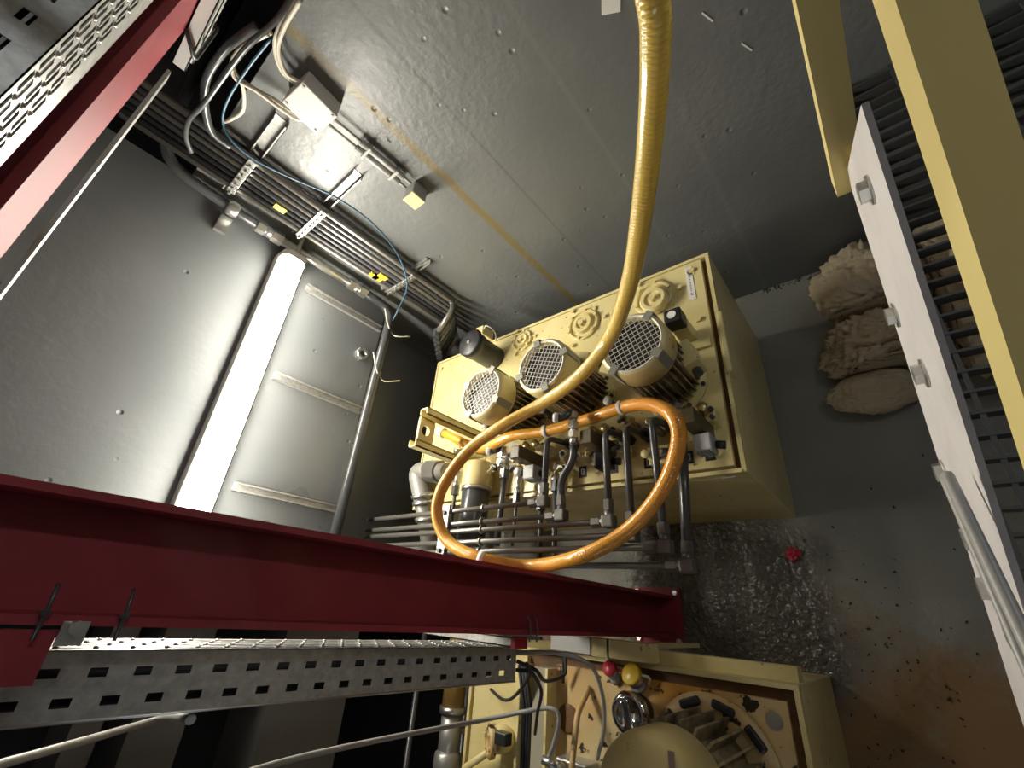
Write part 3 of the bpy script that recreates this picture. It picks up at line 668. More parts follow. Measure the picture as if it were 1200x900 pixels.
# lifting lug frame on the left of the tank -------------------------------------------------
b1, b2 = PZ((560, 507), TZ), PZ((548, 548), TZ); z1, z2 = ztop(b1, (499, 475)), ztop(b2, (486, 514)); zt = (z1 + z2) / 2
t = thing('lifting_frame', 'cream upright lifting frame with a holed lug plate on the tank edge', 'frame', tuple((b1 + b2) / 2))
for q in (b1, b2): part('upright', channel(MB(), (q.x, q.y, TZ), (q.x, q.y, zt), (1, 0, 0), (0, 1 if q is b2 else -1, 0), .045, .03, .005, .004), M_CREAM, t)
yc = (b1.y + b2.y) / 2
pl = MB(); hw = abs(b1.y - b2.y) / 2; xx = (b1.x + b2.x) / 2; n = 24; vs = []
outer = []
for k in range(n):
    a = 2 * math.pi * k / n; cy, cz = math.cos(a), math.sin(a); s_ = 1 / max(abs(cy), abs(cz)); s_ = min(s_, 1.2); outer.append((cy * s_ * (hw - .004), cz * s_ * .04))
zc_ = zt - .05
for tx in (-.006, .006):
    for k in range(n): vs.append((xx - .012 + tx, yc + outer[k][0], zc_ + outer[k][1]))
    for k in range(n): a = 2 * math.pi * k / n; vs.append((xx - .012 + tx, yc + math.cos(a) * .022, zc_ + .005 + math.sin(a) * .02))
fs = []
for k in range(n):
    j = (k + 1) % n
    fs += [(k, j, n + j, n + k), (2 * n + k, 3 * n + k, 3 * n + j, 2 * n + j), (k, 2 * n + k, 2 * n + j, j), (n + k, n + j, 3 * n + j, 3 * n + k)]
pl.add(vs, fs); part('lug_plate', pl, M_CREAM, t)

# return filter + grey elbow pipe ------------------------------------------------------------
c = PZ((560, 556), .752); t = thing('return_filter', 'return filter with cream head and dark grey bowl at the tank front edge', 'filter', tuple(c))
part('head', MB().lathe(c + V((0, .05, 0)), (0, -1, 0), [(.05, 0), (.062, .01), (.062, .10), (.056, .11)], 24), M_CREAM, t)
part('bowl', MB().lathe(c + V((0, -.06, 0)), (0, -1, 0), [(.05, 0), (.056, .005), (.056, .20), (.05, .215), (.03, .22)], 24), M_DPIPE, t)
part('collar', MB().cyl(c + V((0, -.055, 0)), c + V((0, -.07, 0)), .061, 24), M_STEEL, t)
xe = -1.72
P = [PZ((524, 553), .745), PZ((487, 551), .745), PZ((497, 594), .735), PZ((505, 642), .66), PZ((462, 654), .6)]
t = thing('suction_pipe', 'thick grey suction pipe with elbows and hose clamps beside the tank', 'pipe', tuple(P[1]))
part('tube', MB().tube(fillet(P, .06, 10), .04, 18), mat('matt_grey_hose', (.3, .29, .26), .45, .3), t)
d = (P[3] - P[2]).normalized()
for f_ in (-.5, -.25, .35, .6): q = P[2] + d * .12 * f_; part('hose_clamp', MB().cyl(q, q + d * .016, .049, 20), M_STEEL, t)
part('elbow_nut', MB().cyl(P[1].lerp(P[0], .45), P[1].lerp(P[0], .8), .052, 8, smooth=False), M_PIPE, t)

# hydraulic pipes: out over the tank front, elbow, then left along x ----------------------------
HZ = .85
M_FIT = mat('phosphated_fitting', (.13, .125, .11), .38, .5)
def ypipe(elbow, top, drop, lab, m, kind='drop', via=None, r=.0105, HZ=HZ):
    E_ = PZ(elbow, HZ); T_ = PZ(top, HZ); t = thing('hydraulic_pipe', lab, 'pipe', tuple(E_))
    P = [E_, T_] if not via else [E_] + [PZ(q, HZ) for q in via] + [T_]
    if drop: P.append(V((T_.x + .005, T_.y + .02, TZ + .02)))
    part('tube', MB().tube(fillet(P, .035, 7), r, 12), m, t)
    if drop: part('tank_fitting', MB().cyl(P[-1] + V((0, 0, .03)), P[-1] + V((0, 0, -.02)), .02, 6, smooth=False), M_BLACK, t)
    u = (P[1] - P[0]).normalized()
    part('nut', MB().cyl(E_ + u * .03, E_ + u * .06, .0165, 6, smooth=False), M_FIT, t)
    part('elbow', MB().box(E_, (.036, .036, .034), bev=.005).cyl(E_, E_ + u * .035, .014, 12).cyl(E_, E_ + V((-.035, 0, 0)), .014, 12), M_FIT, t)
    part('nut', MB().cyl(E_ + V((-.026, 0, 0)), E_ + V((-.054, 0, 0)), .0165, 6, smooth=False), M_FIT, t)
    part('run', MB().tube([E_ + V((-.03, 0, 0)), V((-1.84, E_.y, HZ))], .009, 12), M_PIPE if m is not M_DPIPE else M_PIPE, t)
    for xx in (-1.12, -1.02): 
        if xx < E_.x - .1: part('stop_ring', MB().cyl((xx, E_.y, HZ), (xx + .006, E_.y, HZ), r + .004, 12), M_STEEL, t); break
    return t
ypipe((637, 588), (641, 513), True, 'dark bent hydraulic pipe between brown valve and S-bent pipe', M_DPIPE)
ypipe((658, 604), (672, 520), False, 'dark S-bent hydraulic pipe below the bright check valve', M_DPIPE, via=[(657, 562), (672, 540)], r=.0125)
ypipe((714, 611), (709, 504), True, 'shiny bent hydraulic pipe beside the black number plate', M_DPIPE)
ypipe((741, 627), (733, 500), True, 'shiny bent hydraulic pipe between two other bent pipes', M_DPIPE)
ypipe((780, 641), (763, 490), True, 'bent hydraulic pipe crossing behind the amber hose loop', M_DPIPE)
ypipe((806, 663), (799, 506), False, 'rightmost dark hydraulic pipe leaving the grey faced valve', M_DPIPE, r=.0135, HZ=.80)
# lower straight pipes
def lowpipe(pts, z, lab, r=.009, m=M_DPIPE):
    P = [PZ(p, z) for p in pts]; t = thing('return_pipe', lab, 'pipe', tuple(P[0]), 'lower return pipes')
    part('tube', MB().tube(fillet(P, .03), r, 10), m, t)
    u = (P[1] - P[0]).normalized(); part('nut', MB().cyl(P[0] + u * -.012, P[0] + u * .03, r + .009, 6, smooth=False), M_DPIPE, t)
    part('fitting', MB().lathe(P[0] - u * .075, u, [(r, 0), (r + .006, .004), (r + .006, .03), (r + .002, .034), (r + .002, .05), (r + .008, .052), (r + .008, .07)], 10), M_STEEL, t)
for pts, r in (([(634, 588), (632, 655)], .009), ([(651, 566), (649, 655), (688, 660)], .009), ([(592, 552), (582, 640)], .012), ([(534, 572), (529, 610)], .008), ([(606, 580), (600, 640)], .006)):
    lowpipe(pts, .735, 'slim dark return pipe passing below the row of horizontal pipes', r)
# clamp rail across the runs
a, b_ = PZ((522, 598), HZ + .02), PZ((514, 652), HZ + .02)
t = thing('pipe_clamp_rail', 'galvanised clamp rail holding the row of horizontal pipes', 'rail', tuple(a))
part('rail', MB().bb((a.x - .02, b_.y - .055, HZ + .014), (a.x + .02, a.y + .02, HZ + .02)), M_GALV, t)
part('stem', MB().bb((a.x - .015, b_.y - .055, .62), (a.x + .015, b_.y - .049, HZ + .02)), M_GALV, t)
yy = b_.y + .02
while yy < a.y: part('clamp_bolt', MB().hexbolt((a.x, yy, HZ + .02), (0, 0, 1), .009, .01), M_BLACK, t); yy += .045

# check valves / fittings chains (along y) ----------------------------------------------------
def chain(p0, p1, z, lab):
    a, b_ = PZ(p0, z), PZ(p1, z); d = b_ - a; L = d.length; u = d.normalized(); t = thing('check_valve', lab, 'valve', tuple(a))
    k = 0; s0 = 0
    seg = [(.016, .2, 6), (.012, .12, 12), (.019, .22, 6), (.012, .08, 12), (.017, .2, 6), (.013, .18, 12)]
    for r, f_, n_ in seg:
        part('hex_nut' if n_ == 6 else 'sleeve', MB().cyl(a + u * s0 * L, a + u * (s0 + f_) * L, r, n_, smooth=n_ > 6), M_STEEL, t); s0 += f_
    q = a + V((-.01, -.02, .01)); part('tee', MB().cyl(a, q + V((-.03, 0, .02)), .014, 10), M_DPIPE, t); part('cap', MB().lathe(q + V((-.03, 0, .02)), (-.8, 0, .6), [(.016, 0), (.018, .012), (.01, .018), (.001, .018)], 12, caps=False), M_LGREY, t)
    return t
chain((590, 524), (586, 548), .78, 'bright zinc check valve where the two hose strands cross')
chain((672, 484), (672, 520), .872, 'bright zinc check valve above the S-bent pipe')
chain((792, 474), (795, 504), .80, 'bright zinc check valve below the motor with the yellow sticker')
# solenoid valves --------------------------------------------------------------------------
def valve(px, lab, conn_mat):
    w_ = PZ(px, .86); q = V((w_.x, w_.y, TZ)); t = thing('solenoid_valve', lab, 'valve', tuple(q))
    part('manifold_block', MB().box(q + V((-.005, .047, .03)), (.09, .046, .06), bev=.004), M_CREAM, t)
    part('solenoid_body', MB().box(q + V((0, 0, .105)), (.042, .046, .17), bev=.004), M_BROWN, t)
    cn = part('plug', MB().box(q + V((.01, -.055, .09)), (.048, .05, .06), bev=.004), conn_mat, t)
    rb = MB()
    for k in range(5): rb.box(q + V((.01 - .02 + .01 * k, -.081, .09)), (.004, .004, .05))
    part('plug_rib', rb, conn_mat, cn)
    part('cable_gland', MB().cyl(q + V((.035, -.055, .08)), q + V((.06, -.06, .075)), .012, 8), M_BLACK, t)
    for sx in (-.042, .032):
        for sy in (.035, .06): part('block_bolt', MB().hexbolt(q + V((sx, sy, .06)), (0, 0, 1), .008, .01), M_DPIPE, t)
    for k in range(2): part('hose_fitting', MB().lathe(q + V((-.02 + .03 * k, .052, .055)), (-.2 + .4 * k, .1, 1), [(.014, 0), (.014, .02), (.01, .022), (.01, .035), (.015, .036), (.015, .05), (.001, .052)], 8, caps=False), M_BRASS, t)
valve((605, 530), 'brown solenoid valve with grey plug beside the crossing hose strands', M_GREYP)
valve((688, 512), 'brown solenoid valve with black plug beside the S-bent pipe', M_BLACK)
valve((806, 488), 'brown solenoid valve with grey plug nearest the tank edge', M_GREYP)
OCC = []
def occ_refresh():
    OCC.clear(); bpy.context.view_layer.update()
    for o in bpy.data.objects:
        if o.type != 'MESH' or o.name.startswith(('lid_plate', 'gutter', 'floor', 'wall', 'ceiling', 'body')) and (o.parent is None or o.parent is tank): continue
        if len(o.data.vertices) > 40000: continue
        vs = [o.matrix_world @ v.co for v in o.data.vertices]
        if o.name.startswith(('tube', 'hose', 'run')):                     # long bent pieces: boxes along the run
            for k in range(0, len(vs), 24):
                q_ = vs[k:k + 48]; OCC.append([(min(v[i] for v in q_), max(v[i] for v in q_)) for i in range(3)])
        else: OCC.append([(min(v[i] for v in vs), max(v[i] for v in vs)) for i in range(3)])
def free_spot(c, half, z0, z1):
    for k in range(900):
        rr = .004 * math.sqrt(k) * 1.6; a = k * 2.39996; x, y = c[0] + rr * math.cos(a), c[1] + rr * math.sin(a)
        if not (LX0 + half[0] < x < LX1 - half[0] and LY0 + half[1] < y < LY1 - half[1]): continue
        if any(b[0][0] < x + half[0] and b[0][1] > x - half[0] and b[1][0] < y + half[1] and b[1][1] > y - half[1] and b[2][0] < z1 and b[2][1] > z0 for b in OCC): continue
        OCC.append([(x - half[0], x + half[0]), (y - half[1], y + half[1]), (z0, z1)]); return x, y
    return None
def occ_hose():
    for p_, h_ in (((690, 491), .815), ((640, 505), .805), ((600, 511), .825), ((562, 525), .80)):
        q_ = PZ(p_, h_); OCC.append([(q_.x - .07, q_.x + .07), (q_.y - .03, q_.y + .03), (h_ - .03, h_ + .03)])
occ_refresh(); occ_hose()
# cream manifold castings in a row
for k, (p, sz) in enumerate((((640, 522), (.13, .04, .05)), ((735, 530), (.07, .06, .05)), ((775, 522), (.06, .06, .05)), ((834, 480), (.07, .06, .045)), ((560, 535), (.10, .05, .06)))):
    c = PZ(p, TZ + .03); sp_ = free_spot(c, (sz[0] / 2 + .004, sz[1] / 2 + .004), TZ + .0012, TZ + .11)
    if not sp_: continue
    c = V((*sp_, TZ)); lab = ['long cream manifold bar below the hose end strand', 'cream manifold casting between the bent pipes', 'cream manifold casting behind the amber hose loop', 'flat cream casting beside the motor with yellow sticker', 'cream manifold casting beside the return filter'][k]
    t = thing('manifold_casting', lab, 'manifold', (c.x, c.y, TZ))
    part('block', MB().box((c.x, c.y, TZ + sz[2] / 2), sz, bev=.006), M_CREAM, t)
    for j in range(3):
        q = V((c.x + (j - 1) * sz[0] * .3, c.y + random.uniform(-.01, .01), TZ + sz[2])); part('port_fitting', MB().lathe(q, (random.uniform(-.2, .2), -.2, 1), [(.016, 0), (.016, .014), (.011, .016), (.011, .03), (.014, .031), (.014, .042), (.001, .043)], 8, caps=False), random.choice((M_BRASS, M_STEEL, M_CREAM)), t)
    if False: part('hose_tail', MB().tube(spline([(c.x, c.y + .03, TZ + sz[2] + .04), (c.x - .03, c.y + .08, TZ + .12), (c.x - .05, c.y + .16, TZ + .06)], 6), .009, 8), M_CREAM, t)
for k, (p, z_, ax_) in enumerate((((556, 522), .75, (-.4, -.6, .7)), ((566, 528), .78, (.5, -.6, .4)), ((576, 532), .74, (.2, -1, .2)), ((590, 528), .77, (.8, 0, .4)), ((598, 517), .76, (-.3, .6, .8)), ((612, 525), .75, (.7, -.5, .3)), ((628, 528), .76, (.2, .5, .9)), ((647, 535), .75, (.9, .2, .3)), ((660, 540), .74, (-.2, -.8, .6)), ((680, 535), .74, (.5, -.7, .4)), ((703, 535), .74, (.2, -.6, .8)), ((722, 528), .75, (-.6, -.3, .8)), ((748, 520), .76, (.3, .2, .9)), ((770, 515), .75, (-.4, -.5, .7)), ((822, 515), .74, (.4, -.4, .8)), ((838, 495), .74, (.1, .6, .8)), ((850, 452), .73, (-.2, .2, 1)))):
    q = PZ(p, z_); ax_ = V(ax_).normalized(); ax_ = (ax_ * .45 + V((0, 0, .8))).normalized(); m_ = (M_STEEL, M_BRASS, M_CREAM)[k % 3]
    sp_ = free_spot(q, (.02, .02), TZ + .0012, z_ + .06)
    if not sp_: continue
    q = V((*sp_, z_))
    t = thing('pipe_fitting', ('zinc', 'brass', 'cream painted')[k % 3] + ' screw fitting among the valve blocks on the tank', 'fitting', (q.x, q.y, TZ), ('zinc', 'brass', 'cream')[k % 3] + ' fittings among the valves')
    part('body', MB().cyl((q.x, q.y, TZ), q, .013, 10).lathe(q - ax_ * .02, ax_, [(.012, 0), (.017, .002), (.017, .018), (.012, .02), (.012, .03)], 6, smooth=False), m_, t)
    part('nut', MB().cyl(q + ax_ * .012, q + ax_ * .028, .016, 6, smooth=False), M_STEEL if k % 2 else M_FIT, t)
    part('tube_tail', MB().tube(spline([q + ax_ * .028, q + ax_ * .05 + V((0, -.01, 0)), q + ax_ * .058 + V((.006, -.012, 0))], 4), .007, 8), M_DPIPE if k % 2 else M_CREAM, t)
# test point caps peeking over hose
for p in ((570, 491), (628, 505), (646, 501), (664, 497)):
    q = PZ((p[0], p[1] + 11), .79); sp_ = free_spot(q, (.024, .024), TZ + .0012, .83)
    if not sp_: continue
    q = V((*sp_, .79)); t = thing('test_point', 'dark test point with pale round cap beside the amber hose strand', 'fitting', (q.x, q.y, TZ), 'test points')
    part('stem', MB().cyl((q.x, q.y, TZ), q, .011, 10), M_DPIPE, t); part('cap', MB().lathe(q, (-.3, 0, 1), [(.016, 0), (.016, .012), (.008, .016), (.001, .016)], 12, caps=False), M_LGREY, t)

# ================================================================== amber hose
hs = [(765, 0, 40), (768, 60, 37), (763, 150, 32), (752, 250, 26.5), (738, 330, 21.5), (715, 395, 18), (680, 440, 16.5), (635, 473, 15), (590, 498, 14.5), (550, 527, 14), (520, 568, 14), (512, 602, 14), (526, 635, 14.5), (565, 655, 15.5), (620, 663, 15.3), (680, 652, 17.5), (735, 622, 18), (775, 575, 18.5), (795, 520, 19), (788, 487, 18.6), (762, 474, 17)]
pts = [V(tuple(PD((960, 0), .5))) * 0 + PD((h[0], h[1]), FPX * .04 / h[2]) for h in hs]
p0_ = pts[0]; pts = [V((p0_.x - .03, p0_.y + .12, 3.08)), V((p0_.x - .02, p0_.y + .11, 2.3)), p0_ + V((.004, .075, .2)), p0_ + V((.006, .035, .065))] + pts
pts += [PZ((730, 477), .865), PZ((690, 491), .815), PZ((640, 505), .805), PZ((600, 511), .825), PZ((562, 525), .80), PZ((521, 508), .77)]
t = thing('amber_hose', 'amber clear braided hose hanging from above and looped over the tank', 'hose', tuple(pts[-1]))
part('hose', MB().tube(spline(pts, 10), .0195, 18), M_HOSE, t)
q, q2 = pts[-1], pts[-2]; u = (q - q2).normalized()
part('end_fitting', MB().cyl(q, q + u * .05, .024, 8, smooth=False), M_LGREY, t)
for i_ in (-6, -4): 
    e = pts[i_]; u = (pts[i_ + 1] - pts[i_ - 1]).normalized(); part('hose_strap', MB().cyl(e - u * .008, e + u * .008, .0225, 16), M_LGREY, t)
e = pts[17]; u = (pts[18] - pts[16]).normalized(); part('tape_mark', MB().cyl(e - u * .012, e + u * .006, .0202, 18), M_PAPER, t)

# ================================================================== pump unit two
UX0, UX1, UY0, UY1, UZ = -1.42, -.285, -.95, -.118, .52
t = thing('second_hydraulic_tank', 'oil stained cream tank of the second pump unit with rusty rim gutter', 'tank', ((UX0 + UX1) / 2, (UY0 + UY1) / 2, 0))
part('body', MB().bb((UX0, UY0, 0), (UX1, UY1, UZ - .04), bev=.005), M_CREAM, t)
rim = MB()
for a, b_ in (((UX0, UY0), (UX1, UY0 + .012)), ((UX0, UY1 - .012), (UX1, UY1)), ((UX0, UY0 + .012), (UX0 + .012, UY1 - .012)), ((UX1 - .012, UY0 + .012), (UX1, UY1 - .012))): rim.bb((a[0], a[1], UZ - .04), (b_[0], b_[1], UZ))
part('rim', rim, M_CREAM, t)
part('gutter', MB().bb((UX0 + .012, UY0 + .012, UZ - .04), (UX1 - .012, UY1 - .012, UZ - .032)), M_RUST, t)
part('lid_plate', MB().bb((-1.02, UY0 + .04, UZ - .032), (UX1 - .035, UY1 - .04, UZ - .012)), M_DIRTY, t)
part('lid_plate', MB().bb((UX0 + .02, UY0 + .04, UZ - .032), (-1.15, UY1 - .03, UZ - .01)), M_CREAM, t)
part('lid_bolt', MB().hexbolt((UX1 - .07, UY1 - .085, UZ - .012), (0, 0, 1), .014, .01).cyl((UX1 - .07, UY1 - .085, UZ - .012), (UX1 - .07, UY1 - .085, UZ - .009), .02, 14), M_STEEL, t)
part('rear_ledge', MB().bb((-.75, UY1, UZ - .14), (UX1 - .01, UY1 + .035, UZ - .08)), M_CREAM, t)
Z2 = UZ - .012
# motor of unit two
mc = PZ((838, 900), Z2);  t = thing('domed_motor', 'large cream domed motor with greasy fins on the stained second tank', 'motor', tuple(mc))
part('mounting_flange', MB().lathe(mc, (0, 0, 1), [(.165, 0), (.165, .012), (.14, .014)], 44), M_DIRTY, t)
b = MB().cyl(mc, mc + V((0, 0, .26)), .095, 24)
for k in range(22):
    a = 2 * math.pi * k / 22; R_ = Matrix.Rotation(a, 3, 'Z'); b.box(mc + R_ @ V((.110, 0, .13)), (.04, .006, .24), R_)
part('finned_body', b, M_FIN, t)
for k in range(10):
    a = 2 * math.pi * k / 10; part('flange_lug', MB().box(mc + V((math.cos(a) * .143, math.sin(a) * .143, .019)), (.022, .06, .014), Matrix.Rotation(a + random.uniform(-.1, .1), 3, 'Z'), bev=.006), M_BLACK, t)
part('fan_cowl', MB().lathe(mc + V((0, 0, .27)), (0, 0, 1), [(.118, 0), (.122, .005), (.122, .10), (.118, .125), (.104, .142), (.09, .146), (.086, .150), (.06, .153), (.001, .154)], 44, caps=False), M_CREAM, t)
part('cowl_screw', MB().box(mc + V((.06, .085, .415)), (.012, .03, .006)), M_STEEL, t)
# gauge cap
c = PZ((744, 835), Z2 + .03); c.z = Z2; t = thing('filler_cap', 'round chrome filler cap with embossed bar on the stained tank lid', 'cap', tuple(c))
zt = ztop(c, (735, 835)) ; hh = min(max(zt - Z2, .06), .12)
part('neck', MB().lathe(c, (0, 0, 1), [(.045, 0), (.045, hh - .03), (.05, hh - .025)], 28), M_BLACK, t)
part('cap', MB().lathe(c + V((0, 0, hh - .03)), (0, 0, 1), [(.05, 0), (.056, .006), (.056, .022), (.05, .03), (.036, .032), (.034, .028), (.001, .028)], 32, caps=False), M_CHROME, t)
part('grip_bar', MB().box(c + V((0, 0, hh + .002)), (.018, .085, .012), Matrix.Rotation(.25, 3, 'Z'), bev=.003), M_CHROME, t)
# red capped and yellow capped fillers
for p, pt, cm, nm, lab, r in (((722, 797), (716, 787), M_RCAP, 'red_capped_port', 'small filler port with red cap on the second tank', .019), ((749, 806), (745, 783), M_YCAP, 'yellow_capped_port', 'ribbed grey filler port with yellow flip cap on the second tank', .026)):
    c = PZ(p, Z2); h = .05 if cm is M_YCAP else .045; t = thing(nm, lab, 'port', tuple(c)); ax_ = V((-.12, .72, .6)).normalized(); sd = V((1, .1, 0)).normalized()
    part('neck', MB().lathe(c, ax_, [(r * .9, 0), (r * .9, .008), (r * .85, .01), (r * .85, h * .4), (r * .95, h * .42), (r * .95, h * .6), (r * .85, h * .62), (r * .85, h * .85)], 18), M_GREYP, t)
    part('cap', MB().lathe(c + ax_ * h * .85, ax_ + V((0, -.3, .4)), [(r, 0), (r * 1.2, .003), (r * 1.2, .012), (r, .016), (.001, .018)], 20, caps=False), cm, t)
    part('cap_strap', MB().tube(spline([c + ax_ * h * .9 + sd * r, c + ax_ * h * .7 + sd * r * 1.9, c + ax_ * h * .25 + sd * r * 1.4], 5), .004, 6), cm if cm is M_RCAP else M_PAPER, t)
# beige hollow tube + little blocks behind unit two
t = thing('hollow_steel_tube', 'short hollow rectangular beige tube behind the second tank', 'tube', (-.74, -.08, 0))
c = MB(); xa, xb, ya, yb_, za, zb2 = -.84, -.775, -.112, -.062, .522, .59
for a, b_ in (((xa, ya, za), (xb, yb_, za + .005)), ((xa, ya, zb2 - .005), (xb, yb_, zb2)), ((xa, ya, za), (xa + .005, yb_, zb2)), ((xb - .005, ya, za), (xb, yb_, zb2))): c.bb(a, b_)
part('tube', c, M_CREAM, t); part('closed_section', MB().bb((xb, ya, za), (-.64, yb_, zb2), bev=.003), M_CREAM, t); part('leg', MB().bb((-.72, -.08, 0), (-.70, -.065, za)), M_CREAM, t)
t = solo('grey_cable_duct', MB().bb((-1.02, -.112, .49), (-.85, -.066, .55)), M_GREYP, 'grey cable duct end behind the second tank beside the beige tube', 'duct')
# cable trunking (upright in picture: along y on lid)
M_TRK = mat('dull_trunking_paint', (.36, .33, .24), .5)
t = thing('cable_trunking', 'pale steel cable trunking with black cables across the second tank lid', 'trunking', (-1.09, -.2, UZ))
for x0_, x1_, m_ in ((-1.145, -1.135, M_CREAM), (-1.03, -1.02, M_CREAM), (-1.085, -1.03, M_TRK)): part('side' if m_ is M_CREAM else 'cover', MB().bb((x0_, -.92, UZ - .032), (x1_, -.17, UZ + .045 - (0.01 if m_ is M_TRK else 0))), m_, t)
for x in (-1.125, -1.11, -1.098): part('cable', MB().tube([(x, -.9, UZ + .02), (x, -.3, UZ + .025), (x + .01, -.17, UZ + .08)], .007, 8), M_RUBBER, t)
# loose cables from the tray foot into unit two
def lc(lab, pts, r=.005, m=M_RUBBER, grp='loose cables at the tray foot'): return cable('loose_cable', lab, pts, r, m, grp)
T0 = PX((606, 775), -.88)
lc('thin dark loose cable looping from the upright tray foot to the second unit', [T0, T0 + V((.02, -.02, -.06)), PZ((640, 798), .72), PZ((662, 790), .62), PZ((661, 770), .56), PZ((660, 800), .53)])
lc('thin dark loose cable looping from the upright tray foot to the second unit', [T0 + V((0, -.02, 0)), T0 + V((0, -.03, -.06)), PZ((604, 815), .7), PZ((590, 820), .6), PZ((575, 808), .54)])
lc('grey loose cable arching from the upright tray foot over the second tank lid', [T0 + V((0, .02, .02)), PZ((650, 765), .75), PZ((690, 778), .68), PZ((705, 810), .6), PZ((708, 850), .55), PZ((700, 890), .53)], .006, M_GCABLE)
lc('thin dark loose cable looping from the upright tray foot to the second unit', [T0 + V((.04, .0, .01)), PZ((634, 808), .80), PZ((630, 835), .70), PZ((627, 860), .58)], .005)
# valve with flaking flange
c = PZ((578, 868), UZ + .06); t = thing('flaking_valve', 'cream globe valve with flaking paint and black plug on the second unit', 'valve', tuple(c))
part('body', MB().lathe(c + V((0, 0, -.07)), (0, 0, 1), [(.035, 0), (.04, .01), (.04, .05), (.03, .06)], 20), M_CREAM, t)
ax = V((-.55, -.1, .8)).normalized()
part('flange', MB().lathe(c, ax, [(.048, 0), (.05, .003), (.05, .016), (.046, .02), (.016, .021), (.014, .012), (.001, .012)], 28, caps=False), M_DIRTY, t)
u_, v_ = MB.frame(ax)
for k in range(6): a = math.pi / 3 * k; part('flange_bolt', MB().hexbolt(c + ax * .018 + (u_ * math.cos(a) + v_ * math.sin(a)) * .036, ax, .006, .007), M_CREAM, t)
part('plug', MB().box(c + V((.06, .02, .02)), (.05, .035, .035), bev=.004), M_BLACK, t)
part('lever', MB().tube([c + V((-.02, -.03, -.02)), PZ((545, 900), UZ + .03), PZ((535, 925), UZ + .02)], .012, 10), M_CREAM, t)
# manifold block grey
c = PZ((668, 888), UZ + .07); t = thing('grey_manifold_block', 'light grey manifold block with zinc fittings and thin tube on the second unit', 'manifold', (c.x, c.y, UZ - .012))
part('block', MB().bb((c.x - .06, c.y - .1, UZ - .012), (c.x + .05, c.y - .01, UZ + .06), bev=.006), M_ALU, t)
q = V((c.x - .02, c.y - .03, UZ + .06))
part('fitting', MB().lathe(q, (0, .2, 1), [(.016, 0), (.016, .015), (.012, .017), (.012, .03), (.016, .032), (.016, .05), (.008, .055)], 8), M_STEEL, t)
part('side_fitting', MB().cyl(q + V((0, .01, .045)), q + V((-.045, .02, .06)), .012, 8), M_STEEL, t)
P = [c + V((.03, -.03, -.01)), c + V((.03, -.02, .04)), PZ((677, 835), UZ + .06), PZ((691, 806), UZ - .01)]
part('stained_tube', MB().tube(fillet(P, .02), .009, 10), M_DIRTY, t)
t = solo('port_hole_plug', MB().lathe(PZ((666, 842), UZ - .012), (0, 0, 1), [(.04, 0), (.04, .004), (.034, .005), (.001, .003)], 20, caps=False), M_RUST, 'round rusty port plug on the second tank beside the thin grey line', 'plug')
# thin grey line that sweeps in from the left
gl = [PD((-60, 905), .55), PD((60, 885), .75), PD((200, 845), 1.0), PD((235, 832), 1.05)]
cable('grey_sheathed_cable', 'grey sheathed cable swinging below the upright cable tray', [V((-1.0, -1.6, 1.61)), V((-.9, -.9, 1.93)), PD((-220, 955), .52), PD((-80, 917), .6), PD((20, 890), .7), PD((120, 862), .85), PD((190, 842), .98), V((-.868, -.178, 1.68))], .007, M_GCABLE)
cable('thin_grey_line', 'thin grey line sagging across to the manifold block of the second unit', [V((-1.9, -1.5, 1.07)), V((-1.2, -.95, 1.5)), PD((-10, 1003), .62), PD((100, 968), .7), PD((200, 935), .8), PD((330, 893), .95), PD((450, 866), 1.12), PZ((560, 845), .78), PZ((630, 831), .68), PZ((650, 832), .66), PZ((655, 845), .65), PZ((648, 875), .64), PZ((643, 890), .62), c + V((-.045, -.03, .0))], .0065, M_GCABLE)
# insulated pipe running along y, left of unit two
t = thing('jacketed_pipe', 'grey and brass coloured pipe with clamps left of the second tank', 'pipe', (-1.60, -.3, .42))
part('grey_section', MB().tube([(-1.60, -.40, .42), (-1.60, -.56, .42)], .042, 18), M_ALU, t)
part('brass_section', MB().tube([(-1.60, -.12, .42), (-1.60, -.38, .42)], .046, 18), mat('dull_brass', (.4, .26, .07), .4, .4), t)
part('clamp', MB().cyl((-1.60, -.375, .42), (-1.60, -.40, .42), .054, 18), M_STEEL, t)
part('bell_end', MB().lathe((-1.60, -.52, .42), (0, -1, 0), [(.042, 0), (.052, .01), (.055, .05), (.048, .07), (.052, .08), (.052, .12)], 18), M_ALU, t)
part('stand', MB().bb((-1.63, -.47, 0), (-1.57, -.45, .385)), M_GALV, t)
for x_, z_ in ((-1.75, .5), (-1.72, .22)):
    solo('alcove_pipe', MB().tube([(x_, -.12, z_), (x_, -2.3, z_)], .012, 10), M_DPIPE, 'dark thin pipe running through the shadowed alcove beside the second unit', 'pipe', 'pipes in the alcove')

# ================================================================== stair on the right
SD = V((0, -.831, -.556)); SN = V((0, -.556, .831))     # down the slope ; out of the slope
c_ = .05
A = PX((1042, 225), c_); B_ = PX((999, 225), c_)
wd = (A - B_).dot(SN)                                    # depth of stringer
top0 = A - SD * .06
t = stair = thing('stair_stringer', 'off-white painted steel stair stringer with bolted tread ends descending past the rags', 'stair', tuple(top0))
def sl(x, s, n): return V((x, top0.y, top0.z)) + SD * s + SN * n
LS = 1.9
part('web', MB().prism([sl(c_, 0, -wd), sl(c_, 0, 0), sl(c_ + .004, 0, 0), sl(c_ + .004, 0, -wd)], SD * LS), M_WHITE, t)
for p in ((1021, 222), (1051, 369), (1085, 437), (1108, 553), (1143, 632), (1161, 690), (1197, 745)):
    q = PX(p, c_); part('tread_bolt', MB().hexbolt(q, (-1, 0, 0), .009, .008).cyl(q, q + V((-.002, 0, 0)), .012, 14), M_STEEL, t)
